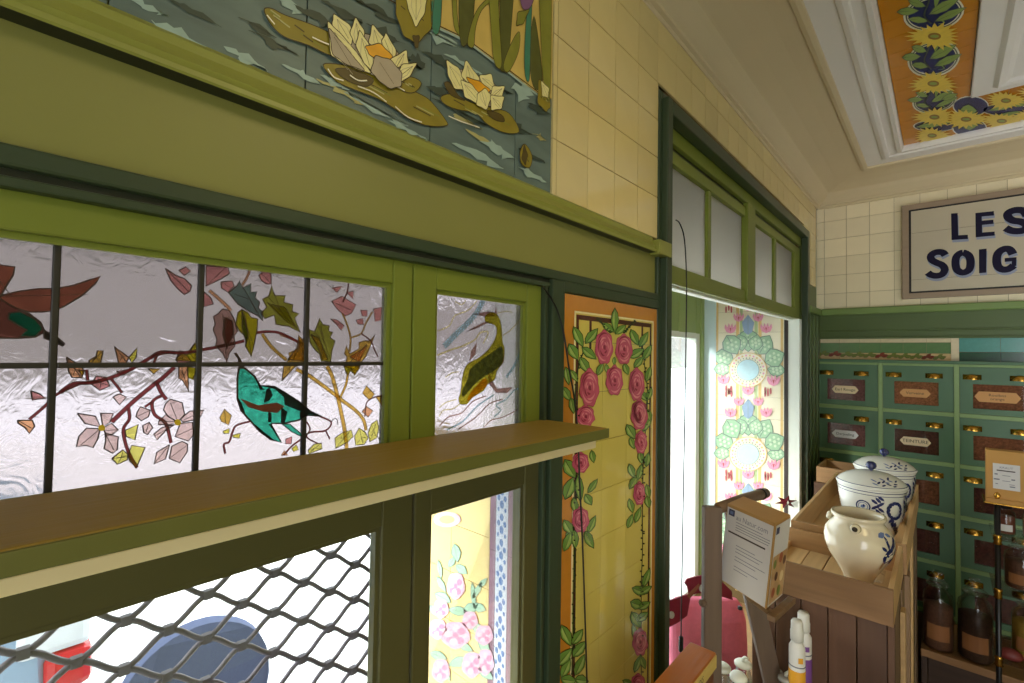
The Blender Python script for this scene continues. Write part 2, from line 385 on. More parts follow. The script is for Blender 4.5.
# ------------------------------------------------------------------ left wall
TH = 0.055                                   # wall thickness
wl = struct(bx('wall_left', None, OLIVE, W-TH, W, -1.8, 1.20, H(0.135), H(1.02)))
bx('wall_panel', wl, GROUT, W-TH, W+0.001, 0.70, 3.32, H(0.70), H(1.02))          # behind the cream tiles over the opening
bx('wall_panel', wl, GROUT, W, W+0.001, 0.70, 1.20, H(0.30), H(0.72))
bx('wall_panel', wl, PANELG, W-TH, W, 2.95, 3.32, 0, H(0.70)); bx('wall_panel', wl, DGREEN, W-TH, W-0.004, 1.20, 2.95, H(0.638), H(0.70))
bx('wall_panel', wl, DGREEN, W-TH, W, 0.686, 1.20, 0, H(0.135))
bx('wall_panel', wl, DGREEN, W-TH, W, -1.8, 0.686, 0, H(-0.95))
bx('wall_panel', wl, DGREEN, W-TH, W, -1.8, -0.42, H(-0.95), H(0.135))
bx('wall_panel', wl, OLIVE, W-TH, W, 1.20, 2.95, 0, H(-1.36))
# mural tiles (water lily pond) and cream tiles
for y0, y1 in ((-0.473, -0.295), (-0.295, -0.116), (-0.116, 0.062), (0.062, 0.237), (0.237, 0.417), (0.417, 0.599), (0.599, 0.70)):
    for z0, z1 in ((0.285, 0.479), (0.479, 0.66), (0.66, 0.885)):
        tile_at(WATER, (0.006, y1-y0, z1-z0), (W+0.003, (y0+y1)/2, H((z0+z1)/2)), wl, 'mural_tile', 0.0009)
zr = [0.30, 0.4076, 0.511, 0.609, 0.708, 0.806, 0.885]
yc = [0.703, 0.716]+[0.823+0.1085*i for i in range(23)]
for i in range(len(yc)-1):
    for k in range(len(zr)-1):
        y0, y1, z0, z1 = yc[i], min(yc[i+1], BY), zr[k], zr[k+1]
        if y0 >= 1.14 and k < 4 and y1 < 2.95: continue
        if y1 > 2.95 and k < 1: continue
        tile_at(CREAM, (0.006, y1-y0, z1-z0), (W+0.004, (y0+y1)/2, H((z0+z1)/2)), wl, 'wall_tile', 0.0011)

# pond painted over the mural tiles
ma = Art(lambda a, b: onX(a, b, W+0.006), (1, 0, 0), wl)
MC = lambda n, c, v=0.15: mat('mural_'+n, c, 0.4, var=v, scale=40, spec=0.3)
REED, LILY, LILYS, PAD, PADD, STAM, WHL, WYL, WDK, BROWN, IRIS, TEALL, IRLF, IRLD = (MC('reed_bank', (200, 172, 92)), MC('cream_petal', (226, 216, 150)), MC('lavender_petal', (170, 156, 132)), MC('lily_pad', (136, 122, 34), .25),
    MC('pad_shade', (84, 70, 26)), MC('stamen', (222, 160, 34), .3), MC('pale_ripple', (152, 174, 164), .2), MC('yellow_ripple', (168, 162, 104), .2), MC('dark_ripple', (58, 70, 60), .2), MC('brown_line', (62, 50, 24)), MC('purple_iris', (122, 84, 122)),
    MC('teal_blade', (60, 120, 96)), MC('iris_blade', (128, 128, 46), .25), MC('dark_blade', (84, 86, 36), .25))
ma.reg(240, 0, 1/3.2)
def ripple(cx, cy, ln, wd, m, seed):
    """a ragged brush streak following the water's surface"""
    rd = random.Random(seed); pts = []; n = 9; sl = 0.55
    for i in range(n): u = i/(n-1); pts.append((cx+ln*(u-.5)+rd.uniform(-8, 8), cy+sl*ln*(u-.5)-wd*(0.2+rd.random()*.8)*(1-abs(2*u-1))))
    for i in range(n): u = 1-i/(n-1); pts.append((cx+ln*(u-.5)+rd.uniform(-14, 14), cy+sl*ln*(u-.5)+wd*(0.2+rd.random()*.8)*(1-abs(2*u-1))))
    ma.fill(pts, m)
ma.new(0.0004)
for i, (cx, cy, ln, wd, m) in enumerate([(-420, 60, 190, 34, WHL), (-300, 20, 120, 22, WHL), (-190, 120, 200, 46, WHL), (-150, 40, 180, 24, WDK), (-80, 200, 120, 26, WHL), (20, 190, 150, 24, WHL), (160, 20, 130, 28, WHL), (110, 140, 150, 26, WDK), (60, 90, 120, 20, WDK),
        (200, 240, 120, 22, WHL), (330, 300, 170, 20, WYL), (300, 265, 90, 20, WHL), (250, 60, 160, 26, WDK), (330, 40, 140, 26, WDK), (440, 40, 150, 30, WDK), (460, 110, 120, 24, WDK), (430, 350, 200, 16, WHL), (540, 420, 120, 16, WHL), (640, 120, 120, 26, WHL), (720, 210, 130, 26, WHL),
        (650, 200, 120, 22, WDK), (800, 270, 120, 24, WDK), (720, 390, 90, 12, WYL), (780, 450, 130, 20, WYL), (760, 500, 150, 26, WHL), (820, 480, 100, 36, WHL), (900, 290, 60, 40, WHL), (950, 350, 70, 26, WDK), (960, 440, 40, 16, WYL), (930, 560, 90, 24, WHL), (880, 410, 80, 24, WDK), (700, 360, 160, 20, WDK), (640, 300, 80, 30, WDK), (560, 200, 60, 40, WDK), (930, 500, 90, 22, WDK)]):
    ripple(cx, cy, ln, wd, m, i)
ma.build('painted_ripples')
MB().box(W+0.006, W+0.0078, -0.47, 0.698, H(0.4795), H(0.884), REED).build('reed_bank', wl)
ma.new(0.0022).fill([(520, -60), (545, 0), (600, 75), (720, 130), (850, 225), (989, 330), (989, -60)], REED).line([(500, 0), (600, 78), (720, 134), (850, 230), (989, 336)], 0.004, WHL).line([(470, 0), (600, 70), (720, 126), (850, 221), (989, 325)], 0.002, BROWN); ma.build('painted_reed_bank')
def motif(name, base, items):
    ma.new(base)
    for it in items:
        n_ = len(it[0]); c_ = (sum(p[0] for p in it[0])/n_, sum(p[1] for p in it[0])/n_); g_ = 1.0 if len(it) > 2 else 1.2
        q_ = [(c_[0]+(p[0]-c_[0])*g_, c_[1]+(p[1]-c_[1])*g_) for p in it[0]]
        q_ = smooth_pts(q_) if len(it) > 2 else smooth_pts([p for a, b in zip(q_, q_[1:]+q_[:1]) for p in (a, (a[0]*.5+b[0]*.5, a[1]*.5+b[1]*.5))])
        ma.fill(q_, it[1]); ma.line(q_, 0.0011, BROWN, True)
        if it[1] in (LILY, LILYS):
            far = max(it[0], key=lambda p: (p[0]-c_[0])**2+(p[1]-c_[1])**2); bs = (c_[0]*1.7-far[0]*.7, c_[1]*1.7-far[1]*.7)
            for e in (-.22, .0, .22): ma.line([(bs[0]+e*(far[1]-c_[1]), bs[1]-e*(far[0]-c_[0])), (c_[0]+e*1.3*(far[1]-c_[1]), c_[1]-e*1.3*(far[0]-c_[0])), (c_[0]*.2+far[0]*.8, c_[1]*.2+far[1]*.8)], 0.0006, PADD if e == 0 else LILYS)
        elif it[1] is PAD:
            rd = random.Random(int(c_[0])); xs_ = [p[0] for p in it[0]]; w_ = max(xs_)-min(xs_)
            for k in range(9):
                u = rd.uniform(-.34, .34); e = rd.uniform(-9, 9); sl = (it[0][len(it[0])//2][1]-it[0][0][1])/max(20, abs(it[0][len(it[0])//2][0]-it[0][0][0])); sl = max(-.2, min(.6, sl))
                ma.line([(c_[0]+u*w_-w_*.07, c_[1]+e+(u*w_-w_*.07)*sl), (c_[0]+u*w_+w_*.07, c_[1]+e+(u*w_+w_*.07)*sl+4)], 0.0018, (PADD, IRLF, STAM)[k % 3] if k % 3 != 2 else WYL)
    return ma.build(name)
# lily pads
motif('painted_lily_pad', 0.0026, [([(75, 32), (100, 32), (140, 52), (215, 78), (270, 102), (300, 125), (300, 180), (265, 172), (215, 148), (140, 122), (100, 88), (80, 55)], PAD, True)])
motif('painted_lily_pad', 0.0026, [([(262, 210), (320, 210), (380, 225), (430, 248), (470, 280), (520, 284), (575, 305), (610, 330), (655, 388), (655, 404), (600, 405), (540, 385), (490, 350), (430, 315), (350, 285), (300, 260)], PAD, True), ([(300, 226), (350, 226), (420, 255), (400, 280), (340, 262)], PADD, True), ([(500, 255), (545, 250), (575, 270), (550, 300), (510, 290)], PAD, True)])
ma.new(0.0045)
for p in ([(275, 225), (295, 252), (325, 262)], [(295, 185), (345, 210), (400, 235), (432, 248)], [(345, 245), (372, 262), (400, 262)], [(370, 280), (420, 300), (462, 330)], [(490, 345), (530, 378), (575, 395)], [(225, 125), (262, 142), (290, 152)], [(330, 200), (350, 212), (362, 215)], [(430, 240), (450, 270), (500, 285), (520, 295)], [(105, 85), (80, 55)], [(660, 375), (700, 392), (760, 412)]): ma.line(p, 0.0016, CWH, sm=True)
ma.build('painted_glints')
ma.reg(380, 0, 0.2782)
motif('painted_lily_pad', 0.0026, [([(215, 350), (260, 340), (320, 370), (400, 390), (460, 410), (495, 475), (440, 478), (380, 448), (340, 410), (270, 395), (225, 375)], PAD, True), ([(225, 305), (245, 300), (275, 345), (300, 365), (250, 345)], PADD, True), ([(380, 400), (430, 415), (440, 440), (400, 430)], PADD, True)])
# lily flowers
ma.reg(240, 0, 1/3.2)
motif('painted_water_lily', 0.0034, [([(300, 100), (345, 105), (410, 115), (465, 135), (510, 185), (535, 225), (490, 262), (430, 240), (370, 205), (310, 170)], LILYS, True), ([(300, 58), (340, 85), (355, 110), (345, 140), (312, 118), (295, 85)], LILY), ([(365, 70), (388, 105), (388, 145), (362, 140), (350, 110)], LILY), ([(420, 92), (455, 132), (445, 165), (410, 140)], LILY), ([(462, 120), (488, 165), (485, 205), (455, 180), (450, 140)], LILY),
    ([(284, 92), (320, 125), (365, 178), (400, 228), (370, 222), (320, 200), (292, 178)], LILY), ([(285, 110), (330, 160), (380, 222), (330, 205), (295, 178)], LILYS), ([(378, 116), (402, 150), (418, 200), (412, 225), (388, 200), (368, 155)], LILY), ([(402, 160), (440, 152), (470, 180), (484, 205), (478, 220), (440, 200), (412, 182)], STAM),
    ([(520, 172), (526, 212), (492, 218), (478, 196)], LILY), ([(512, 216), (550, 213), (532, 248), (500, 268), (498, 240)], LILY), ([(430, 195), (470, 205), (500, 240), (498, 275), (470, 282), (440, 262), (418, 235)], LILYS)])
ma.reg(380, 0, 0.2782)
motif('painted_water_lily', 0.0034, [([(255, 262), (310, 255), (360, 285), (400, 300), (425, 340), (405, 385), (345, 370), (285, 325)], LILYS, True), ([(238, 230), (275, 255), (300, 320), (262, 315), (242, 275)], LILY), ([(305, 230), (345, 285), (320, 310), (290, 275)], LILY), ([(355, 280), (390, 275), (402, 322), (370, 328)], LILY), ([(310, 288), (350, 300), (382, 325), (370, 345), (335, 330)], STAM), ([(400, 318), (435, 318), (425, 360), (392, 352)], LILY),
    ([(288, 300), (318, 310), (342, 340), (335, 368), (300, 350)], LILY), ([(345, 345), (368, 328), (388, 352), (372, 392), (342, 378)], LILY), ([(392, 352), (432, 356), (424, 392), (394, 396)], LILY)])
motif('painted_lily_bud', 0.0034, [([(62, 0), (80, -20), (150, -20), (176, 0), (168, 95), (125, 142), (85, 118), (62, 55)], PAD), ([(92, 0), (118, -10), (155, 0), (148, 50), (122, 90), (100, 40)], LILY), ([(112, 138), (132, 138), (128, 172), (120, 172)], PADD)])
motif('painted_lily_bud', 0.0034, [([(568, 300), (600, 320), (603, 380), (590, 396), (565, 368)], PAD), ([(575, 300), (598, 322), (595, 350), (578, 345)], LILY)])
motif('painted_lily_bud', 0.0034, [([(515, 520), (540, 560), (532, 604), (502, 590), (498, 545)], PAD, True), ([(512, 530), (522, 560), (515, 590), (504, 570)], PADD)])
# irises
for pts, m in (([(247, -260), (264, -260), (272, 60), (292, 132), (274, 126), (256, 60)], IRLF), ([(285, -260), (345, -260), (330, 60), (312, 152), (280, 132)], IRLD), ([(400, 2), (360, 40), (338, 100), (330, 172), (308, 160), (322, 90), (345, 36), (380, 0)], IRLF), ([(370, -260), (402, -260), (424, 110), (430, 242), (404, 226), (392, 100)], IRLF), ([(430, -260), (486, -260), (465, 120), (450, 252), (415, 232), (425, 100)], IRLD),
        ([(496, 118), (492, 190), (456, 262), (438, 235), (470, 150)], IRLF), ([(185, -260), (216, -260), (212, 92), (178, 84)], TEALL), ([(520, 60), (550, -260), (536, 130), (530, 292), (513, 250)], TEALL), ([(560, -260), (606, -260), (606, 330), (584, 312), (572, 150)], IRLF), ([(548, 60), (570, 190), (578, 312), (545, 312), (532, 200)], IRLD), ([(415, -260), (430, -260), (418, 110), (408, 60)], IRLF)):
    ma.new(0.003+0.0002*(ma.k % 5)).fill(pts, m, True).line(pts, 0.001, BROWN, True, True); ma.build('painted_iris_blade')
motif('painted_iris_flower', 0.0046, [([(498, -20), (545, -20), (538, 22), (520, 40), (502, 30)], IRIS, True), ([(490, 52), (524, 44), (506, 86), (485, 92)], IRLF)])

# ledge below the tiles, dark fillets, frames round the panels
t2 = MB()
LP = [(0, .302), (.006, .302), (.011, .296), (.010, .288), (.013, .282), (.018, .274), (.016, .268), (.022, .2655), (.022, .2605), (.0205, .2585), (0, .2585)]
for i in range(len(LP)-1):
    (d0, z0), (d1, z1) = LP[i], LP[i+1]
    t2.face([(W+d0, -1.7, H(z0)), (W+d0, 1.115, H(z0)), (W+d1, 1.115, H(z1)), (W+d1, -1.7, H(z1))], LEDGE if i < len(LP)-2 else BLACKG)  # underside in near-black: its shadow line put into the colour
t2.face([(W+d, 1.115, H(z)) for d, z in LP], LEDGE)
struct(t2.build('trim_2'))
# ------------------------------------------------------------------ frames on the left wall
fr = struct(bx('trim_3', None, DGREEN, W, W+0.012, -1.7, 1.15, H(0.140), H(0.158), 0.003))
bx('fillet', fr, BLACKG, W-0.004, W+0.004, -1.7, 0.715, H(0.133), H(0.140))
bx('bead', fr, DGREEN, W-0.004, W+0.010, -1.7, 0.700, H(0.124), H(0.133), 0.002)
bx('fillet', fr, BLACKG, W-0.004, W+0.005, 0.692, 0.700, H(-0.95), H(0.133))
bx('bead', fr, DGREEN, W-0.004, W+0.010, 0.684, 0.693, H(-0.95), H(0.126), 0.002)
bx('batten', fr, DGREEN, W, W+0.014, 0.702, 0.741, H(-0.95), H(0.140), 0.003)
bx('batten', fr, DGREEN, W, W+0.012, 0.741, 1.15, H(0.120), H(0.141), 0.002)

# upper sashes: stained glass (window_1), fish pane (window_2)
GX = W-0.014
def sash(name, m, y0, y1, z0, z1, gy0, gy1, gz0, gz1):
    """a timber sash: two stiles, two rails and a thin rebate bead round the glass"""
    w = struct(empty(name, (W, (y0+y1)/2, H(z0))))
    bx('stile', w, m, W-0.03, W, y0, gy0, H(z0), H(z1), 0.002); bx('stile', w, m, W-0.03, W, gy1, y1, H(z0), H(z1), 0.002)
    bx('rail', w, m, W-0.03, W-0.0005, gy0, gy1, H(gz1), H(z1), 0.002); bx('rail', w, m, W-0.03, W-0.0005, gy0, gy1, H(z0), H(gz0), 0.002)
    b = 0.006
    for a in ((gy0, gy0+b, gz0, gz1), (gy1-b, gy1, gz0, gz1), (gy0+b, gy1-b, gz1-b, gz1), (gy0+b, gy1-b, gz0, gz0+b)):
        bx('glazing_bead', w, m, W-0.012, W-0.006, a[0], a[1], H(a[2]), H(a[3]))
    return w
w1 = sash('window_1', LGREEN, -0.42, 0.397, -0.162, 0.1255, -0.30, 0.3655, -0.13, 0.092)
w2 = sash('window_2', LGREEN, 0.399, 0.685, -0.162, 0.1255, 0.440, 0.646, -0.13, 0.092)
cols = [-0.31, -0.179, -0.0715, 0.0372, 0.1445, 0.2545, 0.375]; rows = [-0.135, -0.0165, 0.0995]
for a in range(6):
    for b in range(2):
        bx('glass_pane', w1, SGLASS, GX-0.003, GX, cols[a], cols[a+1], H(rows[b]), H(rows[b+1]))
for a in range(1, 6): bx('lead_came', w1, LEAD, GX-0.004, GX+0.003, cols[a]-0.0027, cols[a]+0.0027, H(rows[0]), H(rows[2]), 0.001)
for a in range(6): bx('lead_came', w1, LEAD, GX-0.004, GX+0.003, cols[a]+0.0026, cols[a+1]-0.0026, H(rows[1]-0.0024), H(rows[1]+0.0024), 0.001)
bx('glass_pane', w2, SGLASS, GX-0.003, GX, 0.43, 0.656, H(-0.135), H(0.0995))

FL = lambda n, c, d=0.10: film('enamel_'+n, c, d)
ink = mat('trace_enamel', (44, 26, 20), 0.5); tint = dict(
    br=FL('brown', (150, 92, 74), .2), dbr=FL('dark_brown', (112, 70, 60), .25), tl=film('enamel_teal', (70, 206, 170), .10, .06, 130), dk=FL('black', (58, 54, 50), .4), rust=FL('rust', (150, 84, 62)), pk=FL('pale_pink', (232, 204, 198)), pk2=FL('rose_pink', (216, 152, 150)),
    yl=FL('yellow', (240, 224, 96)), or_=FL('orange', (230, 172, 128)), yg=FL('yellow_green', (176, 168, 38)), lf=FL('leaf_green', (158, 160, 66)), dlf=FL('dark_leaf', (112, 122, 60)), gg=FL('grey_green', (112, 130, 122)), mv=FL('mauve', (176, 142, 134)), gold=FL('gold', (214, 176, 84)), cr=FL('crimson', (142, 72, 74), .3), ly=FL('lemon', (240, 232, 120)), lb=FL('pale_blue', (176, 206, 216)), cream=FL('cream', (240, 222, 170)))
K = tint
sa = Art(lambda a, b: onX(a, b, GX+0.0006), (1, 0, 0), w1, 0.0)
def piece(name, *its, w=0.0011, sm=False, oc=None):
    sa.new()
    for pts, m in its:
        sa.fill(pts, m, sm)
        if w: sa.line(pts, w, oc or ink, True, sm)
    pts = its[0][0]; n_ = len(pts)
    if name in ('painted_leaf', 'painted_petal', 'painted_bud', 'painted_blossom', 'painted_bird_wing') and n_ >= 5 and w:
        c = (sum(p[0] for p in pts)/n_, sum(p[1] for p in pts)/n_)
        far = sorted(pts, key=lambda p: -((p[0]-c[0])**2+(p[1]-c[1])**2))
        sa.line([far[0], c, (c[0]*1.6-far[0][0]*.6, c[1]*1.6-far[0][1]*.6)], 0.0006, ink)
        if name == 'painted_leaf':
            for q in far[1:4]: sa.line([c, (c[0]*.25+q[0]*.75, c[1]*.25+q[1]*.75)], 0.0005, ink)
    return sa.build(name)
def twig(pts, w, m, edge=True, name='painted_twig'):
    sa.new()
    sa.line(pts, w, m, sm=True)
    if edge:
        for e in (-1, 1): sa.line(pts, 0.0006, ink, sm=True, off=e*w/2)
    return sa.build(name)
# flying brown bird
sa.reg(0, 240, 0.2928)
piece('painted_bird_wing', ([(-130, -20), (-70, 40), (0, 85), (50, 92), (45, 120), (20, 160), (0, 195), (-50, 200), (-90, 130)], K['br']))
piece('painted_bird_wing', ([(-10, 192), (60, 176), (130, 166), (190, 166), (250, 155), (310, 135), (342, 124), (325, 150), (280, 190), (220, 226), (190, 240), (150, 246), (100, 246), (40, 228)], K['br']))
piece('painted_bird_body', ([(-260, 330), (-160, 262), (-60, 200), (0, 200), (40, 225), (100, 252), (138, 280), (155, 315), (120, 332), (60, 336), (0, 335), (-80, 330), (-170, 330), (-240, 366)], K['dbr']), ([(30, 250), (70, 245), (120, 270), (146, 302), (120, 330), (70, 328), (92, 308), (60, 290), (28, 270)], K['tl']))
piece('painted_bird_beak', ([(150, 308), (200, 336), (221, 355), (215, 363), (150, 335)], K['dk']))
twig([(100, 612), (155, 565), (185, 532), (250, 500), (290, 487), (342, 480)], 0.0018, K['cr'])
piece('painted_blossom', ([(105, 515), (135, 525), (155, 540), (110, 546)], K['pk2'])); piece('painted_blossom', ([(60, 615), (110, 615), (118, 635), (100, 660), (85, 640), (62, 625)], K['or_']))
# blossom branch
sa.reg(60, 320, 0.2196)
for pts, w in (([(0, 330), (60, 290), (140, 285), (230, 262), (320, 225), (370, 195), (440, 157), (500, 147), (545, 150), (640, 140)], 0.0028), ([(520, 215), (470, 262), (420, 300), (330, 375), (235, 465)], 0.0034), ([(440, 285), (460, 330), (485, 362)], 0.0028), ([(462, 345), (420, 372), (430, 430), (480, 470), (505, 560)], 0.0024), ([(420, 372), (385, 396)], 0.0018),
        ([(310, 400), (315, 450), (288, 495), (297, 560), (320, 620), (350, 672)], 0.0022), ([(232, 268), (258, 300), (282, 332)], 0.0018), ([(120, 225), (125, 275)], 0.0018), ([(440, 160), (425, 195)], 0.0016)): twig(pts, w, K['cr'])
def petals(name, cx, cy, its, m):
    for p in its: piece(name, (p, m))
    sa.new(0.0026).ell(cx, cy, 15, 14, mat('enamel_opaque_yellow', (222, 190, 40), 0.4)); sa.build('painted_flower_centre')
petals('painted_petal', 188, 490, [[(78, 424), (160, 437), (183, 486), (112, 470)], [(185, 425), (242, 425), (228, 465), (195, 485)], [(195, 490), (235, 470), (265, 500), (238, 520), (212, 528)], [(205, 515), (265, 532), (260, 590), (240, 607), (200, 585), (208, 550)], [(182, 495), (172, 540), (150, 580), (115, 570), (74, 577), (85, 530), (120, 492)]], K['pk'])
petals('painted_petal', 533, 465, [[(478, 382), (500, 360), (555, 376), (566, 430), (535, 462), (492, 440), (470, 410)], [(448, 460), (480, 430), (528, 462), (500, 476), (445, 476)], [(520, 475), (480, 502), (440, 545), (425, 520), (460, 490)], [(545, 470), (600, 465), (606, 520), (582, 550), (522, 530)], [(548, 452), (590, 415), (655, 410), (635, 450), (560, 465)]], K['pk'])
for p in ([(498, 568), (480, 632), (428, 655), (440, 602), (485, 575)], [(508, 575), (555, 552), (580, 565), (578, 600), (545, 650), (497, 630)], [(350, 420), (365, 395), (410, 410), (402, 440), (370, 458), (345, 440)], [(375, 480), (405, 465), (421, 490), (396, 522), (380, 510)], [(240, 350), (270, 336), (301, 350), (270, 386)]): piece('painted_bud', (p, K['pk']))
for its in ([([(140, 290), (165, 255), (205, 260), (226, 300), (180, 320)], K['pk2'])], [([(300, 195), (265, 195), (247, 120), (285, 150), (312, 170)], K['or_']), ([(312, 170), (350, 126), (345, 170), (325, 195)], K['yl'])], [([(30, 170), (80, 200), (110, 228), (100, 262), (55, 262), (40, 235)], K['or_']), ([(85, 228), (110, 232), (100, 258)], K['yl'])], [([(130, 185), (165, 165), (170, 140), (196, 140), (185, 195), (140, 200)], K['gold'])],
        [([(527, 182), (545, 138), (575, 160), (600, 195), (545, 200)], K['pk2']), ([(575, 160), (615, 105), (642, 150), (625, 192), (598, 190)], K['yl'])], [([(540, 215), (580, 210), (582, 260), (585, 327), (558, 275), (540, 265)], K['or_']), ([(580, 212), (622, 220), (605, 272), (582, 262)], K['yg'])], [([(295, 502), (355, 475), (340, 546), (300, 530)], K['ly'])], [([(235, 630), (285, 590), (308, 612), (305, 636), (260, 656)], K['ly']), ([(310, 612), (325, 570), (386, 580), (345, 675), (315, 640)], K['ly'])], [([(400, 222), (455, 222), (425, 245)], K['gold'])], [([(255, 235), (330, 222), (290, 250)], K['pk2'])]): piece('painted_leaf', *its)
# leaves under the top rail
sa.reg(150, 250, 0.1684)
twig([(0, 640), (60, 606), (150, 612)], 0.0028, K['cr']); twig([(310, 592), (400, 576), (560, 540)], 0.0028, K['cr']); twig([(630, 492), (690, 485), (760, 490), (830, 520), (910, 565)], 0.0026, K['cr']); twig([(665, 498), (720, 575), (810, 655)], 0.0034, K['gold']); twig([(350, 240), (430, 310), (480, 360)], 0.003, K['or_']); twig([(545, 210), (570, 170), (590, 125)], 0.002, K['or_'])
for p in ([(90, 110), (150, 150), (205, 172), (245, 212), (235, 246), (202, 266), (160, 228), (120, 180)], [(170, 122), (210, 100), (240, 125), (200, 152)], [(330, 95), (460, 105), (470, 140), (420, 172), (330, 216)], [(418, 190), (485, 185), (496, 215), (460, 252), (420, 226)], [(320, 248), (360, 282), (376, 320), (320, 338)], [(645, 150), (680, 122), (718, 140), (720, 202), (690, 202), (660, 180)]): piece('painted_blossom', (p, K['pk2']))
for nm, its in (('painted_leaf', [([(430, 350), (402, 380), (375, 395), (386, 440), (374, 472), (396, 530), (388, 570), (430, 612), (455, 668), (470, 610), (502, 572), (498, 510), (520, 482), (495, 402), (470, 360)], K['mv']), ([(445, 400), (490, 420), (495, 500), (455, 590), (430, 500)], K['dbr'])]),
        ('painted_leaf', [([(520, 372), (545, 352), (580, 372), (600, 402), (638, 408), (634, 472), (615, 572), (600, 632), (564, 570), (572, 520), (530, 480), (508, 440)], K['yg']), ([(545, 355), (565, 420), (580, 500), (572, 560), (545, 470)], K['dlf'])]),
        ('painted_leaf', [([(465, 255), (512, 215), (530, 182), (546, 225), (598, 200), (596, 250), (632, 248), (622, 285), (652, 310), (640, 345), (668, 365), (666, 422), (640, 392), (580, 362), (520, 322)], K['gg'])]),
        ('painted_leaf', [([(665, 292), (702, 275), (720, 213), (736, 270), (802, 272), (792, 310), (846, 325), (842, 365), (882, 378), (856, 405), (890, 490), (820, 452), (790, 450), (745, 442), (735, 386), (680, 408), (658, 375), (690, 340)], K['lf']), ([(700, 320), (800, 340), (870, 470), (800, 420)], K['yg'])]),
        ('painted_leaf', [([(815, 650), (852, 600), (882, 572), (878, 505), (918, 560), (930, 662)], K['gold'])]), ('painted_leaf', [([(150, 655), (190, 598), (215, 622), (262, 552), (285, 600), (280, 665)], K['yl'])])): piece(nm, *its)
# teal bird on its twig
sa.reg(200, 340, 0.1902)
twig([(258, 428), (190, 447), (168, 482), (150, 535), (122, 547), (130, 596)], 0.0016, K['cr']); twig([(440, 606), (480, 560), (540, 515), (578, 486), (660, 476), (690, 432), (630, 402)], 0.0016, K['cr']); twig([(660, 476), (682, 522)], 0.0014, K['cr']); twig([(560, 430), (578, 470), (560, 510), (620, 545)], 0.0012, K['cr']); twig([(688, 430), (705, 412), (720, 420), (722, 445)], 0.001, K['dk'], False)
BODY = [(203, 145), (232, 147), (285, 190), (315, 240), (390, 245), (450, 280), (520, 325), (580, 375), (645, 403), (565, 394), (520, 420), (440, 438), (372, 438), (392, 480), (426, 538), (370, 522), (310, 477), (260, 422), (215, 370), (195, 310), (195, 200)]
piece('painted_bird_body', (BODY, K['tl']), w=0.002)
piece('painted_bird_beak', ([(174, 68), (190, 66), (215, 105), (232, 147), (203, 150), (196, 100)], ink), w=0)
for p, m in (([(315, 240), (390, 245), (450, 280), (520, 325), (580, 375), (645, 403), (565, 388), (500, 365), (440, 340), (436, 300), (390, 258)], 'dk'), ([(345, 258), (362, 250), (378, 290), (360, 318), (330, 330)], 'dk'), ([(205, 305), (300, 342), (400, 328), (440, 348), (400, 382), (330, 376), (250, 352)], 'rst'), ([(272, 432), (330, 480), (380, 520), (424, 537), (372, 523), (310, 478)], 'dk'), ([(355, 440), (372, 440), (395, 485), (424, 535)], 'dk'), ([(422, 350), (455, 378), (440, 438), (420, 430)], 'dk'), ([(355, 372), (372, 385), (372, 432), (352, 430)], 'dk'), ([(520, 375), (580, 378), (560, 394), (520, 418)], 'dk'), ([(195, 300), (215, 330), (235, 385), (215, 370)], 'dk'), ([(285, 195), (315, 240), (335, 262), (310, 262)], 'dk')):
    sa.new(0.0024).fill(p, K[m] if m != 'rst' else mat('enamel_opaque_rust', (104, 52, 34), 0.5, var=0.5, scale=90)); sa.build('painted_feather')
piece('painted_bird_tail', ([(428, 440), (470, 442), (538, 500), (542, 512), (480, 482)], K['tl']))
for its in ([([(100, 408), (125, 362), (162, 395), (148, 446), (110, 427)], K['gold'])], [([(120, 480), (155, 465), (152, 490), (125, 492)], K['yl'])], [([(170, 500), (212, 490), (206, 516), (176, 512)], K['yl'])], [([(448, 520), (482, 508), (480, 546), (450, 546)], K['pk2'])], [([(480, 570), (505, 550), (516, 576), (490, 587)], K['yl'])], [([(425, 606), (440, 580), (462, 606)], K['or_'])]): piece('painted_blossom', *its, w=0.0008)
# right-hand spray
sa.reg(280, 270, 0.161)
for pts, w, m in (([(385, 270), (410, 330), (435, 420), (428, 510)], 0.0022, 'gold'), ([(435, 420), (500, 395), (530, 330), (570, 260)], 0.0018, 'gold'), ([(500, 395), (560, 440), (580, 490), (605, 540)], 0.0014, 'cr'), ([(420, 60), (415, 130), (385, 200)], 0.0014, 'cr'), ([(0, 400), (100, 440), (165, 490)], 0.0026, 'or_')): twig(pts, w, K[m])
for its in ([([(180, 370), (215, 382), (246, 300), (266, 340), (306, 345), (300, 380), (327, 385), (310, 420), (342, 440), (322, 500), (315, 570), (255, 565), (245, 522), (215, 495), (184, 450)], K['lf']), ([(190, 400), (240, 420), (300, 560), (262, 560), (245, 500)], K['gold'])], [([(10, 690), (22, 600), (60, 545), (52, 515), (105, 495), (114, 408), (150, 440), (175, 560), (90, 602), (45, 650)], K['gold'])],
        [([(398, 520), (410, 470), (432, 520), (490, 490), (488, 450), (522, 440), (560, 440), (588, 402), (552, 490), (530, 540), (495, 580), (490, 612), (460, 655), (440, 612), (400, 602), (415, 540)], K['gold']), ([(430, 540), (540, 470), (490, 570)], K['or_'])]): piece('painted_leaf', *its)
for p in ([(318, 195), (380, 163), (470, 215), (442, 270), (400, 287), (350, 240)], [(320, 112), (385, 100), (350, 142)], [(410, 140), (452, 130), (450, 182)], [(310, 305), (350, 310), (396, 345), (376, 376), (350, 342)], [(468, 312), (510, 300), (516, 340), (480, 337)], [(500, 250), (542, 250), (540, 287), (510, 287)], [(580, 242), (632, 230), (626, 312), (590, 322)]): piece('painted_blossom', (p, K['pk2']), w=0.0009)
sa.reg(280, 350, 0.1757)
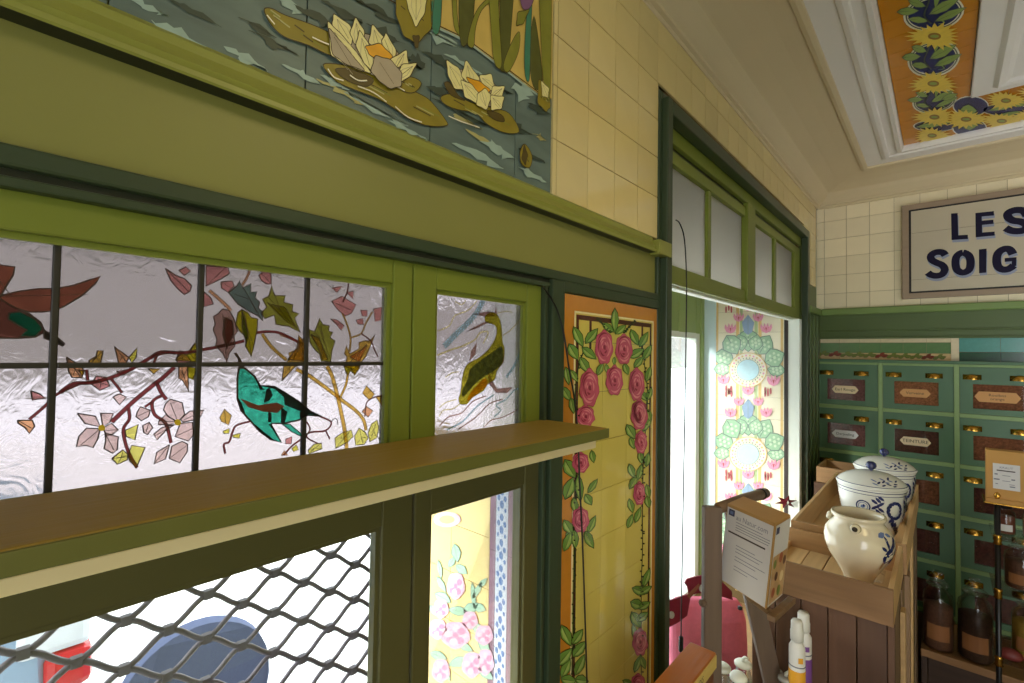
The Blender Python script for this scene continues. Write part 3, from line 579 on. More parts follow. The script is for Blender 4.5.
for pts, w, m in (([(90, 110), (170, 150), (300, 245), (350, 285), (430, 345), (475, 400), (488, 458)], 0.0042, 'gold'), ([(265, 92), (295, 150), (325, 260), (345, 350), (365, 450), (378, 560)], 0.0048, 'gold'), ([(385, 130), (372, 200), (340, 270)], 0.003, 'gold'), ([(480, 380), (490, 300), (530, 270), (575, 262)], 0.0012, 'cr')): twig(pts, w, K[m])
for its in ([([(360, 90), (455, 90), (422, 142), (400, 120), (378, 142)], K['yg'])], [([(155, 572), (190, 535), (232, 528), (236, 560), (165, 588)], K['ly'])], [([(308, 500), (350, 470), (402, 455), (412, 490), (382, 522), (312, 560)], K['ly'])], [([(424, 490), (450, 443), (487, 470), (502, 500), (480, 537), (430, 542)], K['ly'])], [([(500, 470), (520, 420), (552, 398), (562, 440), (550, 500), (510, 522)], K['ly'])], [([(468, 245), (490, 203), (537, 250), (510, 287)], K['gold'])], [([(465, 350), (490, 320), (527, 345), (500, 382)], K['or_'])], [([(545, 270), (575, 255), (578, 320)], K['gold'])]): piece('painted_leaf', *its)
# fish
sa.parent = w2; sa.reg(430, 285, 0.2198)
for pts, w, m in (([(62, 280), (110, 230), (200, 140), (245, 60)], 0.010, 'lb'), ([(30, 320), (100, 292), (140, 280), (200, 250), (225, 218), (262, 215), (240, 265)], 0.003, 'cream'), ([(30, 210), (85, 185), (110, 140), (170, 115), (212, 70)], 0.0022, 'cream'), ([(40, 640), (80, 600), (140, 582), (190, 530), (250, 505)], 0.0022, 'mv'), ([(75, 660), (150, 620), (210, 555), (290, 500)], 0.003, 'lb'), ([(130, 655), (210, 600), (270, 540), (330, 520)], 0.0022, 'mv'), ([(40, 560), (70, 535), (120, 520)], 0.0018, 'cream'),
        ([(290, 600), (320, 570), (300, 545), (345, 520), (380, 480), (412, 470)], 0.003, 'lb'), ([(345, 420), (380, 370), (412, 300)], 0.006, 'lb'), ([(330, 230), (370, 200), (412, 150)], 0.0024, 'cream'), ([(300, 130), (340, 120), (372, 125)], 0.002, 'cream'), ([(240, 650), (275, 615), (330, 600), (410, 560)], 0.002, 'mv'), ([(110, 75), (140, 90), (160, 70)], 0.002, 'cream'), ([(70, 420), (100, 400), (130, 395)], 0.002, 'cream'), ([(40, 600), (60, 570), (110, 560), (180, 500)], 0.002, 'cream')): twig(pts, w, K[m], False, 'painted_wave')
for nm, its in (('painted_fin', [([(262, 390), (285, 440), (305, 472), (376, 464), (350, 492), (300, 490), (265, 445)], K['mv'])]), ('painted_fin', [([(178, 345), (185, 300), (212, 262), (205, 318)], K['mv'])]), ('painted_fin', [([(328, 295), (336, 345), (308, 385)], K['mv'])]), ('painted_fin', [([(195, 132), (268, 120), (292, 126), (299, 96), (303, 140), (250, 145)], K['mv'])]), ('painted_fin', [([(163, 212), (240, 170), (272, 165), (210, 197)], K['mv'])])): piece(nm, *its, w=0.0007)
FISH = [(250, 137), (285, 124), (312, 150), (323, 200), (327, 260), (336, 290), (330, 350), (302, 390), (290, 430), (260, 450), (240, 480), (192, 510), (165, 540), (135, 541), (127, 515), (135, 490), (148, 400), (170, 358), (220, 330), (260, 295), (290, 250), (300, 210), (290, 182), (250, 168)]
piece('painted_fish', (FISH, film('enamel_fish_green', (190, 180, 56), .15, .2, 150)), w=0.0009, sm=True)
for p, m in (([(180, 380), (230, 340), (280, 305), (322, 280), (325, 345), (290, 388), (240, 418), (200, 450), (150, 505), (140, 485), (165, 432)], film('enamel_fish_dark', (120, 128, 84), .25, .05, 130)), ([(205, 460), (245, 424), (256, 455), (200, 503), (163, 530), (178, 492)], film('enamel_fish_orange', (226, 160, 40), .15, .4))):
    sa.new(0.0024).fill(p, m, True); sa.build('painted_scales')
# lower casements: clear glass
w3 = sash('window_3', SASH, -0.42, 0.405, -0.94, -0.163, -0.30, 0.3565, -0.88, -0.2325)
w4 = sash('window_4', SASH, 0.409, 0.685, -0.94, -0.163, 0.437, 0.6465, -0.88, -0.2325)
for w, a, b in ((w3, -0.305, 0.361), (w4, 0.432, 0.651)): bx('glass_pane', w, CLEAR, W-0.024, W-0.021, a, b, H(-0.885), H(-0.228))
bx('hinge', w4, SASH, W, W+0.006, 0.400, 0.414, H(-0.56), H(-0.49), 0.002)
STEEL = mat('weathered_grey_steel', (112, 104, 116), 0.5, metal=0.2, var=0.2)
gr = thing('window_grille', 'grey expanded metal security grille outside the lower window', 'grille', (W-0.052, 0.0, H(-0.9)))
zt = -0.2462
for j in range(26):
    zj = zt-0.0238*j; pts = []; y = -0.29
    while y < 0.392:
        ph = (y-0.099)/0.0355; s = 0.5-0.5*math.cos(PI*ph); s = s if j % 2 == 1 else 1-s
        pts.append((W-0.05, y, H(zj-0.0238*(0.04+0.92*s)))); y += 0.0355/8
    if zj-0.0238 < -0.885: break
    MB().tube(pts, 0.0029, STEEL, 6).build('bar', gr, True)
for j in range(27):
    zj = zt-0.0238*j
    if zj < -0.875: break
    k0 = -11
    for k in range(-11, 9):
        y = 0.099+0.0355*k
        if (k+j) % 2 == 1 and -0.28 < y < 0.39: tile_at(STEEL, (0.0068, 0.0085, 0.0095), (W-0.05, y, H(zj)), gr, 'knot', 0)
# ------------------------------------------------------------------ rose tile panel
ty = [0.743, 0.786, 0.892, 0.998, 1.104, 1.158]; tz = [-0.915, -0.81, -0.705, -0.60, -0.495, -0.39, -0.29, -0.184, -0.079, 0.026, 0.119]
for a in range(5):
    for b in range(10): tile_at(YTILE, (0.006, ty[a+1]-ty[a], tz[b+1]-tz[b]), (W+0.003, (ty[a]+ty[a+1])/2, H((tz[b]+tz[b+1])/2)), wl, 'rose_tile', 0.0005)
RX = W+0.006
rp = Art(lambda a, b: onX(a, b, RX), (1, 0, 0), wl)
RC = lambda n, c, v=0.12: mat('rose_glaze_'+n, c, 0.16, var=v, scale=50, coat=0.35)
ROR, RCR, RMA, RPK, RLT, RDK, RLF, RLL, RLD = RC('orange', (192, 126, 40)), RC('cream', (238, 224, 170)), RC('maroon', (82, 30, 24)), RC('pink', (196, 84, 110), .2), RC('light_pink', (226, 132, 146)), RC('dark_pink', (138, 44, 66)), RC('leaf', (106, 142, 58), .2), RC('light_leaf', (156, 178, 92)), RC('dark_leaf', (40, 66, 30))
def strip(y0, y1, z0, z1, m, off, name):
    MB().box(RX, RX+off, y0, y1, H(z0), H(z1), m).build(name, wl)
strip(0.744, 0.786, -0.915, 0.118, ROR, 0.0003, 'orange_border'); strip(1.131, 1.157, -0.915, 0.118, ROR, 0.0003, 'orange_border'); strip(0.786, 1.131, 0.086, 0.118, ROR, 0.0003, 'orange_border')
strip(0.783, 0.787, -0.915, 0.087, RCR, 0.0005, 'cream_line'); strip(1.129, 1.133, -0.915, 0.087, RCR, 0.0005, 'cream_line'); strip(0.783, 1.133, 0.083, 0.087, RCR, 0.0005, 'cream_line')
strip(0.790, 0.799, -0.915, 0.080, RMA, 0.0005, 'maroon_bar'); strip(1.113, 1.121, -0.915, 0.080, RMA, 0.0005, 'maroon_bar'); strip(0.790, 1.121, 0.070, 0.080, RMA, 0.0006, 'maroon_bar'); strip(0.838, 0.846, 0.0, 0.071, RMA, 0.0005, 'maroon_bar'); strip(1.068, 1.076, 0.0, 0.071, RMA, 0.0005, 'maroon_bar')
def rose(cx, cy, rx, ry, seed=0):
    rd = random.Random(seed+int(cx*7+cy)); rp.new(0.0016)
    n = 26; R = [1+0.07*math.sin(7*2*PI*i/n+seed)+rd.uniform(-.03, .03) for i in range(n)]
    P = lambda k: [(cx+rx*k*R[i]*math.cos(2*PI*i/n), cy+ry*k*R[i]*math.sin(2*PI*i/n)) for i in range(n)]
    rp.fill(P(1.04), RDK); rp.fill(P(1.0), RPK)
    for q in range(13):
        a = q*2.4+rd.random(); d = 0.16+0.058*q; w = 0.26+0.018*q; t0 = a-w*1.9; pts = []
        for k in range(7): t = t0+w*3.8*k/6; e = 0.07*math.sin(PI*k/6); pts.append((cx+rx*(d+e)*math.cos(t), cy+ry*(d+e)*math.sin(t)))
        for k in range(7): t = t0+w*3.8*(6-k)/6; e = 0.07*math.sin(PI*(6-k)/6)*1.9+0.012; pts.append((cx+rx*(d-e*.45)*math.cos(t), cy+ry*(d-e*.45)*math.sin(t)))
        rp.fill(pts, RLT if q % 3 else RDK)
    rp.ell(cx, cy, rx*.14, ry*.14, RDK); rp.build('painted_rose')
def rleaf(cx, cy, ln, wd, an): rp.new(0.0009+0.0001*(rp.k % 5)).leaf(cx, cy, ln, wd, an, RLF, RLD, RLL); rp.build('painted_leaf')
def thorn(pts, w=0.006):
    rp.new(0.0008).line(pts, w, RLD, sm=True); q = smooth_pts(pts, False, 5)
    for i, p in enumerate(q): rp.ell(p[0]+(5 if i % 2 else -5), p[1], 5, 4, RLD, 6)
    rp.build('painted_thorny_stem')
rp.reg(550, 285, 0.1976)
thorn([(240, 170), (285, 220), (305, 240)], .005); thorn([(430, 180), (395, 215), (375, 240)], .005); thorn([(170, 330), (140, 420), (125, 560), (135, 660)], .004); thorn([(470, 330), (478, 420), (490, 520), (490, 640)], .004)
for a in ((325, 180, 120, 38, 90), (292, 215, 70, 34, 40), (355, 225, 70, 34, -40), (140, 262, 110, 44, 65), (207, 258, 95, 44, -50), (115, 338, 90, 50, 60), (195, 345, 90, 44, 40), (172, 405, 90, 46, 60), (250, 425, 70, 32, -65), (285, 425, 50, 24, 80), (382, 425, 60, 32, 70), (425, 265, 85, 40, 65), (472, 275, 85, 36, -60), (435, 345, 85, 42, -30), (490, 340, 80, 36, -60), (445, 390, 70, 34, -50), (85, 460, 90, 34, 80), (120, 460, 70, 30, 60), (80, 550, 80, 42, 60), (110, 610, 80, 34, 80), (495, 450, 80, 32, -75), (470, 560, 70, 34, 50), (500, 550, 70, 30, -70), (500, 660, 60, 28, 80), (322, 385, 40, 20, 90)): rleaf(*a)
for a in ((270, 315, 44, 84), (370, 325, 42, 74), (322, 482, 42, 74), (195, 520, 48, 92), (435, 503, 38, 82), (175, 665, 45, 55), (448, 650, 38, 70)): rose(*a)
rp.reg(550, 400, 0.205)
thorn([(470, 0), (465, 120), (455, 260), (452, 330), (450, 430), (448, 640)], .005); thorn([(125, 270), (135, 400), (120, 500), (110, 683)], .004)
for a in ((392, 155, 80, 44, 60), (398, 210, 60, 30, 70), (472, 115, 90, 32, -60), (440, 280, 60, 30, 80), (472, 290, 70, 32, -80), (395, 345, 70, 34, 70), (435, 350, 80, 30, -75), (405, 398, 80, 34, -60), (475, 445, 70, 30, 80), (475, 497, 60, 32, 80), (392, 515, 70, 32, 75), (425, 560, 80, 30, -70), (388, 590, 70, 30, -70), (95, 335, 100, 60, 60), (90, 430, 110, 54, -70), (205, 275, 60, 30, 80), (205, 418, 80, 30, -55), (185, 485, 60, 40, 60), (118, 515, 80, 36, 80), (140, 430, 130, 40, 85), (85, 620, 80, 46, 60), (200, 605, 90, 34, -65), (95, 665, 50, 40, 40), (185, 670, 70, 38, 60)): rleaf(*a)
for a in ((432, 72, 40, 72), (440, 205, 29, 55), (432, 455, 28, 56), (145, 305, 40, 50), (145, 582, 40, 60)): rose(*a)
rp.reg(550, 530, 0.2242)
thorn([(108, 70), (106, 200), (102, 330), (102, 440), (96, 640)], .005); thorn([(411, 0), (410, 110), (405, 230), (405, 330), (405, 683)], .004)
for a in ((75, 50, 90, 38, -70), (108, 40, 80, 36, 85), (172, 45, 80, 36, 60), (70, 470, 100, 46, 65), (120, 475, 80, 40, -55), (62, 565, 100, 46, -50), (128, 530, 90, 44, -50), (68, 615, 90, 40, -65), (130, 600, 100, 40, -65), (80, 668, 70, 46, 10), (138, 668, 60, 46, 10), (428, 212, 90, 30, -70), (398, 270, 70, 40, 20), (425, 265, 60, 30, -30), (385, 330, 60, 46, 20), (418, 335, 60, 34, -30), (382, 400, 80, 46, 60), (412, 385, 60, 36, -40), (375, 460, 80, 24, 80), (388, 595, 80, 28, -70), (412, 590, 60, 28, 70), (345, 678, 50, 26, 20)): rleaf(*a)
rose(398, 498, 33, 60); rose(390, 700, 33, 60)

# ------------------------------------------------------------------ the big opening: architrave, transom, shop-window bay
ar = struct(empty('trim_4', (W, 1.15, 0)))
for y0, y1, p in ((1.150, 1.168, 0.010), (1.166, 1.197, 0.027)): bx('jamb_moulding', ar, DGREEN, W-0.002, W+p, y0, y1, 0, H(0.692 if p < .02 else 0.675), 0.003)
for y0, y1, p in ((2.93, 2.956, 0.010), (2.885, 2.932, 0.027)): bx('jamb_moulding', ar, DGREEN, W-0.002, W+p, y0, y1, 0, H(0.692 if p < .02 else 0.675), 0.003)
bx('head_moulding', ar, DGREEN, W-0.002, W+0.010, 1.168, 2.93, H(0.672), H(0.692), 0.003)
bx('head_moulding', ar, DGREEN, W-0.002, W+0.027, 1.197, 2.885, H(0.636), H(0.674), 0.003)
bx('ledge_stop', ar, LEDGE, W, W+0.030, 1.116, 1.186, H(0.254), H(0.291), 0.002)
tr = struct(empty('window_5', (W, 2.05, H(0.2))))
TXF = W-0.008
bx('rail', tr, LGREEN, W-0.04, TXF, 1.17, 2.90, H(0.597), H(0.641), 0.002); bx('rail', tr, BLACKG, W-0.045, W-0.022, 1.17, 2.90, H(0.58), H(0.598))  # near-black strip: shade of the gap above the sash put in as paint
for y0, y1 in ((1.17, 1.957), (2.057, 2.90)):
    bx('sash_rail', tr, LGREEN, W-0.04, TXF-0.006, y0, y1, H(0.545), H(0.582), 0.002); bx('sash_rail', tr, LGREEN, W-0.04, TXF-0.006, y0, y1, H(0.218), H(0.256), 0.002)
bx('post', tr, LGREEN, W-0.05, TXF+0.004, 1.957, 2.057, H(0.215), H(0.60), 0.003)
bx('stile', tr, LGREEN, W-0.04, TXF-0.006, 2.785, 2.90, H(0.25), H(0.55), 0.002); bx('stile', tr, LGREEN, W-0.04, TXF-0.006, 2.057, 2.085, H(0.25), H(0.55), 0.002); bx('stile', tr, LGREEN, W-0.04, TXF-0.006, 1.17, 1.255, H(0.25), H(0.55), 0.002)
bx('muntin', tr, LGREEN, W-0.04, TXF-0.01, 1.575, 1.604, H(0.25), H(0.55), 0.002); bx('muntin', tr, LGREEN, W-0.04, TXF-0.01, 2.402, 2.438, H(0.25), H(0.55), 0.002)
for y0, y1 in ((1.25, 1.58), (1.6, 1.96), (2.08, 2.405), (2.435, 2.79)): bx('glass_pane', tr, FGLASS, W-0.032, W-0.029, y0, y1, H(0.25), H(0.555))
bx('lintel', tr, LGREEN, W-TH, W-0.012, 1.17, 2.90, H(0.203), H(0.2185), 0.002)
bx('lintel_edge', tr, WHITE, W-TH-0.002, W-0.03, 1.197, 2.885, H(0.196), H(0.2035), 0.001)  # white strip puts the backlit line under the lintel into the colour

bay = struct(empty('wall_bay', (-0.85, 2.0, 0)))
BX = -1.05
BGREEN = mat('bay_green_boards', (146, 166, 98), 0.5, var=0.1, scale=5); BWH = mat('bay_white_paint', (226, 232, 222), 0.5, var=0.03)
BLUEW = mat('pale_blue_paint', (204, 226, 232), 0.5, var=0.03)
bx('bay_floor', bay, wood('bay_floor_wood', (150, 118, 80), axis='X'), BX-0.06, W-TH, 1.16, 2.9, H(-1.40), H(-1.36))
bx('end_wall', bay, BWH, BX-0.06, W-TH, 1.12, 1.165, H(-1.40), H(0.72))
ew = bx('end_wall', bay, GROUT, BX-0.06, W-0.02, 2.842, 2.90, H(-1.40), H(0.72))
bx('bay_ceiling', bay, BWH, BX, -0.84, 1.16, 2.84, H(0.365), H(0.385))
bx('bay_roof', bay, BWH, BX-0.06, W-TH, 1.12, 2.9, H(0.72), H(0.74))
for k in range(14): bx('board', bay, BGREEN, BX-0.014, BX+0.002*(k % 2), 1.17+0.12*k, 1.17+0.12*(k+1)-0.004, H(0.13), H(0.365), 0.003)
bx('fascia', bay, BGREEN, BX-0.06, BX-0.014, 1.12, 2.9, H(0.13), H(0.72))
bx('corner_board', bay, BGREEN, BX-0.03, BX+0.010, 2.790, 2.835, H(-1.36), H(0.36), 0.004)
# painted tile end wall facing the shop
PT = mat('ivory_glazed_tile', (240, 232, 206), 0.15, var=0.05, scale=10, rnd=0.03, coat=0.3)
px0, px1 = -0.974, -0.622
for a in range(3):
    for b in range(-3, 11):
        w = (px1-px0)/3; tile_at(PT, (w, 0.006, w), (px0+w*(a+.5), 2.839, H(-0.92+w*(b+.5))), ew, 'bay_tile', 0.0005)
bx('corner_post', ew, BLUEW, BX, px0, 2.832, 2.842, H(-1.36), H(0.365)); bx('mullion', ew, mat('dark_brown_mullion', (52, 40, 34), 0.5), px1, -0.604, 2.83, 2.842, H(-1.36), H(0.365))
bx('reveal_lining', ar, BWH, -0.604, W-0.002, 2.834, 2.842, H(-1.36), H(0.203)); bx('reveal_lining', ar, BWH, -0.604, W-0.002, 2.868, 2.889, H(-1.36), H(0.203), 0.001)
ba = Art(lambda a, b: onY(a, b, 2.8355), (0, -1, 0), ew, 0.0003)
BC = lambda n, c: mat('bay_glaze_'+n, c, 0.2, var=0.12, scale=60, coat=0.2)
bo, bg_, bgl, bpk, brd, bbl, bsk, bgy, bln = BC('ochre', (222, 190, 128)), BC('green', (160, 196, 160)), BC('light_green', (204, 224, 194)), BC('pink', (232, 158, 184)), BC('red', (190, 96, 104)), BC('blue', (146, 168, 196)), BC('sky', (190, 224, 234)), BC('stripe_green', (178, 196, 146)), BC('dark_line', (124, 146, 132))
def bstrip(x0, x1, m, off, nm): MB().box(x0, x1, 2.836-off, 2.836, H(-1.30), H(0.36), m).build(nm, ew)
bstrip(-0.974, -0.962, bo, .0003, 'ochre_border'); bstrip(-0.640, -0.628, bo, .0003, 'ochre_border')
for u0, u1, m in ((205, 222, bo), (226, 242, bgy), (310, 328, bgy), (332, 350, bo)):
    bstrip(onY(700+u0*.1757, 370, 2.836).x, onY(700+u1*.1757, 370, 2.836).x, m, .0003, 'ochre_stripe')
def bflower(cx, cy, s=1.0):
    ba.new(0.0054)
    for p in ([(0, 26), (-24, 16), (-34, -6), (-30, -28), (-16, -8), (-10, -34), (0, -12), (10, -34), (16, -8), (30, -28), (34, -6), (24, 16)],): ba.fill([(cx+u*s, cy+v*s) for u, v in p], bpk)
    ba.fill([(cx, cy+18*s), (cx-6*s, cy-6*s), (cx+6*s, cy-6*s)], brd); ba.line([(cx-16*s, cy-10*s), (cx-8*s, cy+6*s)], .0015, brd); ba.line([(cx+16*s, cy-10*s), (cx+8*s, cy+6*s)], .0015, brd); ba.build('painted_cyclamen')
def motif2(dy):
    for q_, (cx, cy, ln, wd, an) in enumerate(((275, 285, 124, 118, 90), (232, 300, 90, 80, 75), (318, 300, 90, 80, -75), (183, 312, 116, 106, 60), (367, 312, 116, 106, -60), (140, 385, 110, 100, 25), (425, 385, 116, 104, -25), (130, 450, 96, 70, 0), (438, 455, 100, 74, 5))):
        ba.new(0.0004+0.0009*(q_ % 4)+0.0003*(q_ // 4)).leaf(cx, cy+dy, ln, wd, an, bg_, bln)
        for t in range(6):
            a = t*PI/3+.4; ba.ell(cx+math.cos(a)*ln*.24, cy+dy+math.sin(a)*wd*.24, 8, 8, bgl, 8)
        ba.ell(cx, cy+dy, 9, 9, bgl, 8); ba.build('painted_leaf')
    ba.new(0.0044).ell(275, 455+dy, 108, 100, bo, 32).ell(275, 455+dy, 103, 95, PT, 32)
    for k in range(26):
        a = 2*PI*k/26; ba.ell(275+math.cos(a)*90, 455+dy+math.sin(a)*82, 6, 6, bpk if k % 2 else bo, 8); ba.ell(275+math.cos(a)*74, 455+dy+math.sin(a)*68, 4, 4, bln, 6)
    ba.ell(275, 455+dy, 64, 60, bln, 32).ell(275, 455+dy, 62, 58, bsk, 32); ba.build('painted_medallion')
    ba.new(0.0048).fill([(275, 140+dy), (310, 185+dy), (298, 240+dy), (275, 255+dy), (252, 240+dy), (240, 185+dy)], bbl).line([(275, 145+dy), (275, 250+dy)], .002, bln); ba.build('painted_calyx')
    for cx, cy, s in ((275, 95, 1), (222, 158, .9), (332, 158, .9), (175, 222, 1), (378, 220, 1), (135, 512, 1), (420, 518, 1.1)): bflower(cx, cy+dy, s)
    for cx, cy in ((150, 560), (166, 575), (178, 562), (372, 570), (388, 588), (404, 575), (150, 112), (166, 100), (180, 112), (372, 112), (388, 100)):
        ba.new(0.0054).ell(cx, cy+dy, 5, 20, brd, 10); ba.build('painted_fuchsia_drop')
ba.reg(700, 290, 0.1757)
motif2(0); motif2(478); motif2(956)
# street-side glass of the bay
w6 = struct(empty('window_6', (BX, 2.0, H(-0.9))))
for y0, y1 in ((1.16, 1.26), (2.735, 2.788)): bx('stile', w6, BWH, BX-0.05, BX, y0, y1, H(-1.36), H(0.135), 0.003)
bx('rail', w6, BWH, BX-0.05, BX, 1.26, 2.735, H(0.10), H(0.135), 0.003); bx('rail', w6, BWH, BX-0.05, BX, 1.26, 2.735, H(-1.36), H(-1.30), 0.003)
bx('glass_pane', w6, CLEAR, BX-0.028, BX-0.024, 1.26, 2.735, H(-1.30), H(0.10))

# ------------------------------------------------------------------ outside: paving, unseen shade canopy, rose-tiled pier, parked car, terrace chair
struct(bx('ground', None, mat('pale_street_paving', (232, 230, 226), 0.8, var=0.08, scale=2), -14, W-TH-0.02, -10, 14, -0.1, -0.001))
struct(bx('wall_street', None, mat('pale_stone_facade', (140, 134, 128), 0.85, var=0.12, scale=1.2), -31, -30, -60, 90, 0, 7.4))
struct(bx('shade_canopy', None, mat('shade_canopy_canvas', (120, 118, 104), 0.8), -1.7, W-TH-0.03, -2.2, 0.95, H(0.27), H(0.29)))  # out of view; added to shade the upper panes and the pier
pier = struct(bx('wall_outside', None, mat('rendered_pier', (190, 186, 176), 0.8), -1.0, W-TH-0.01, 0.672, 0.76, 0, H(-0.20)))
XT = mat('amber_glazed_tile', (242, 216, 152), 0.15, var=0.06, scale=10, rnd=0.03, coat=0.3)
xe = [-0.99, -0.88, -0.768, onY(489, 580, 0.665).x]
for a in range(3):
    for b in range(9): tile_at(XT, (xe[a+1]-xe[a], 0.006, 0.1), ((xe[a]+xe[a+1])/2, 0.668, H(-1.06+0.05+0.1*b)+0.0), pier, 'pier_tile', 0.0005)
e_ = [onY(q, 580, 0.665).x for q in (489, 495, 507, 515)]; xm = (e_[1]+e_[2])/2
for x0, x1, m in ((e_[0], e_[1], BC('plum', (150, 116, 130))), (e_[1], e_[2], BC('border_white', (222, 224, 232))), (e_[2], e_[3], BC('plum2', (160, 128, 140)))):
    for b in range(5): tile_at(m, (x1-x0, 0.006, 0.18), ((x0+x1)/2, 0.668, H(-1.10+0.09+0.18*b)), pier, 'border_tile', 0.0005)
pa = Art(lambda a, b: onY(a, b, 0.6645), (0, -1, 0), pier, 0.0003)
pbl = BC('cobalt', (92, 126, 180)); pgr = BC('sage', (172, 204, 178)); ppk = BC('soft_pink', (230, 180, 200)); ppd = BC('deep_pink', (212, 144, 174)); pam = BC('pale_pink', (236, 196, 206))
for b in range(17):
    z = H(-0.24)-0.048*b
    for t, (dx, dz, r) in enumerate(((0, 0, .0055), (-.008, .012, .004), (.008, .012, .004), (0, .024, .005), (-.009, -.010, .003), (.009, -.010, .003))):
        m_ = MB(); q = 8; c = (xm+dx, z+dz); m_.face([(c[0]+r*math.cos(2*PI*i/q), 0.6645, c[1]+1.5*r*math.sin(2*PI*i/q)) for i in range(q)], pbl); m_.build('painted_scroll', pier)
pa.reg(400, 480, 0.2974)
for cx, cy, ln, wd, an in ((190, 245, 60, 30, 80), (208, 300, 46, 28, 40), (175, 275, 40, 22, -60), (135, 300, 60, 16, 80), (140, 350, 60, 20, 60), (248, 390, 90, 16, 85), (262, 370, 70, 18, -60), (280, 345, 40, 18, -50), (145, 395, 60, 34, 30), (240, 430, 60, 34, -30), (200, 440, 70, 30, 10), (270, 430, 40, 30, 20), (120, 440, 50, 30, 50), (265, 500, 60, 30, 40), (285, 560, 70, 30, 60), (130, 590, 60, 30, 20), (200, 610, 70, 34, -20), (150, 650, 60, 34, 50), (220, 560, 60, 26, 30), (290, 650, 60, 30, 40)):
    pa.new(0.001).leaf(cx, cy, ln, wd, an, pgr, bln); pa.build('painted_leaf')
for cx, cy, rx, ry in ((190, 355, 30, 45), (140, 432, 26, 32), (190, 520, 48, 46), (238, 470, 26, 30), (130, 500, 30, 34), (285, 520, 30, 34), (245, 620, 34, 44), (290, 610, 28, 44), (140, 640, 30, 40)):
    pa.new(0.0018).ell(cx, cy, rx, ry, ppk, 20, .06); 
    for k in range(7): a = k*2.4; pa.ell(cx+math.cos(a)*rx*.5, cy+math.sin(a)*ry*.5, rx*.3, ry*.26, (pam, ppd)[k % 2], 10)
    pa.ell(cx, cy, rx*.2, ry*.2, ppd, 8); pa.build('painted_rose')
for b in range(3):
    pa.new(0.0012+0.0003*b).ell(160, 132, 46-10*b, 26-6*b, (pam, BC('ivory', (240, 232, 206)), XT)[b], 20); pa.build('painted_ribbon')
CARP = mat('pale_blue_car_paint', (150, 172, 196), 0.25, coat=0.6, var=0.02); CGL = mat('car_window_glass', (150, 176, 192), 0.1, var=0.03)
car = thing('car', 'pale blue parked car with red and white rear light outside the window', 'car', (-3.0, -1.4, 0))
prof = [(0.30, .30), (0.36, .55), (0.34, .80), (0.30, .93), (0.10, 1.02), (-0.35, 1.42), (-0.8, 1.5), (-1.7, 1.46), (-2.3, 1.02), (-3.2, .88), (-3.35, .60), (-3.3, .28)]
cm = MB(); n = len(prof); xs = (-2.2, -2.12, -3.7, -3.78)
def ring(x, k): return [(x, -1.4+(y+1.4)*k, 0.75+(z-0.75)*k) for y, z in prof]
ra, rb, rc, rd_ = ring(-2.12, .93), ring(-2.2, 1), ring(-3.7, 1), ring(-3.78, .93)
cm.face(ra, CARP); cm.face(list(reversed(rd_)), CARP)
for A, B in ((ra, rb), (rb, rc), (rc, rd_)):
    for i in range(n): j = (i+1) % n; cm.face([A[i], B[i], B[j], A[j]], CARP)
cm.build('body', car)
MB().hexa([(-3.6, 0.285, 0.98), (-2.3, 0.285, 0.98), (-2.3, 0.12, 1.035), (-3.6, 0.12, 1.035), (-3.5, -0.02, 1.19), (-2.4, -0.02, 1.19), (-2.4, -0.05, 1.19), (-3.5, -0.05, 1.19)], CGL).build('rear_window', car)
tl_ = MB().box(-2.5, -2.105, 0.16, 0.375, 0.75, 0.99, mat('white_lamp_lens', (230, 232, 236), 0.15)).build('tail_light', car, bevel=0.03)
MB().box(-2.48, -2.1, 0.24, 0.38, 0.60, 0.75, mat('red_lamp_lens', (196, 40, 48), 0.15)).build('tail_light', car, bevel=0.03)
for yy in (-0.45, -2.6):
    for xx in (-2.12, -3.6): 
        w_ = MB().lathe([(0.0, -.09), (.30, -.09), (.32, -.06), (.32, .06), (.30, .09), (0, .09)], BLACK, n=24)
        w_.v = [(xx+v[2], yy+v[0], 0.32+v[1]) for v in w_.v]; w_.build('wheel', car, True)
car.location = (-3.35, -1.47, 0)
seat = mat('blue_grey_woven_fabric', (78, 86, 116), 0.9, var=0.15, scale=80, bump=0.3, bscale=200)
ch = thing('terrace_chair', 'terrace chair with a rounded blue-grey woven back outside the grille', 'chair', (-2.3, 0.56, 0))
cb = MB(); N_ = 20; fr_, bk_ = [], []
for i in range(N_+1):
    t = PI*i/N_; y = 0.56+0.25*math.cos(t)*(1 if i not in (0, N_) else 1); z = 0.58+0.265*math.sin(t)**0.75; c = 0.05*(math.cos(t)**2); fr_.append((-2.10+c, y, z)); bk_.append((-2.14+c, y, z+0.01))
cb.face(fr_+[(-2.08, 0.32, 0.42), (-2.08, 0.80, 0.42)], seat); cb.face(list(reversed(bk_+[(-2.12, 0.32, 0.42), (-2.12, 0.80, 0.42)])), seat)
for i in range(N_): cb.face([fr_[i], bk_[i], bk_[i+1], fr_[i+1]], seat)
cb.build('backrest', ch)
bx('seat', ch, seat, -2.36, -2.10, 0.33, 0.79, 0.40, 0.46, 0.02)
for xx in (-2.34, -2.13):
    for yy in (0.35, 0.77): MB().tube([(xx, yy, 0), (xx, yy, 0.41)], 0.014, STEEL).build('leg', ch, True)

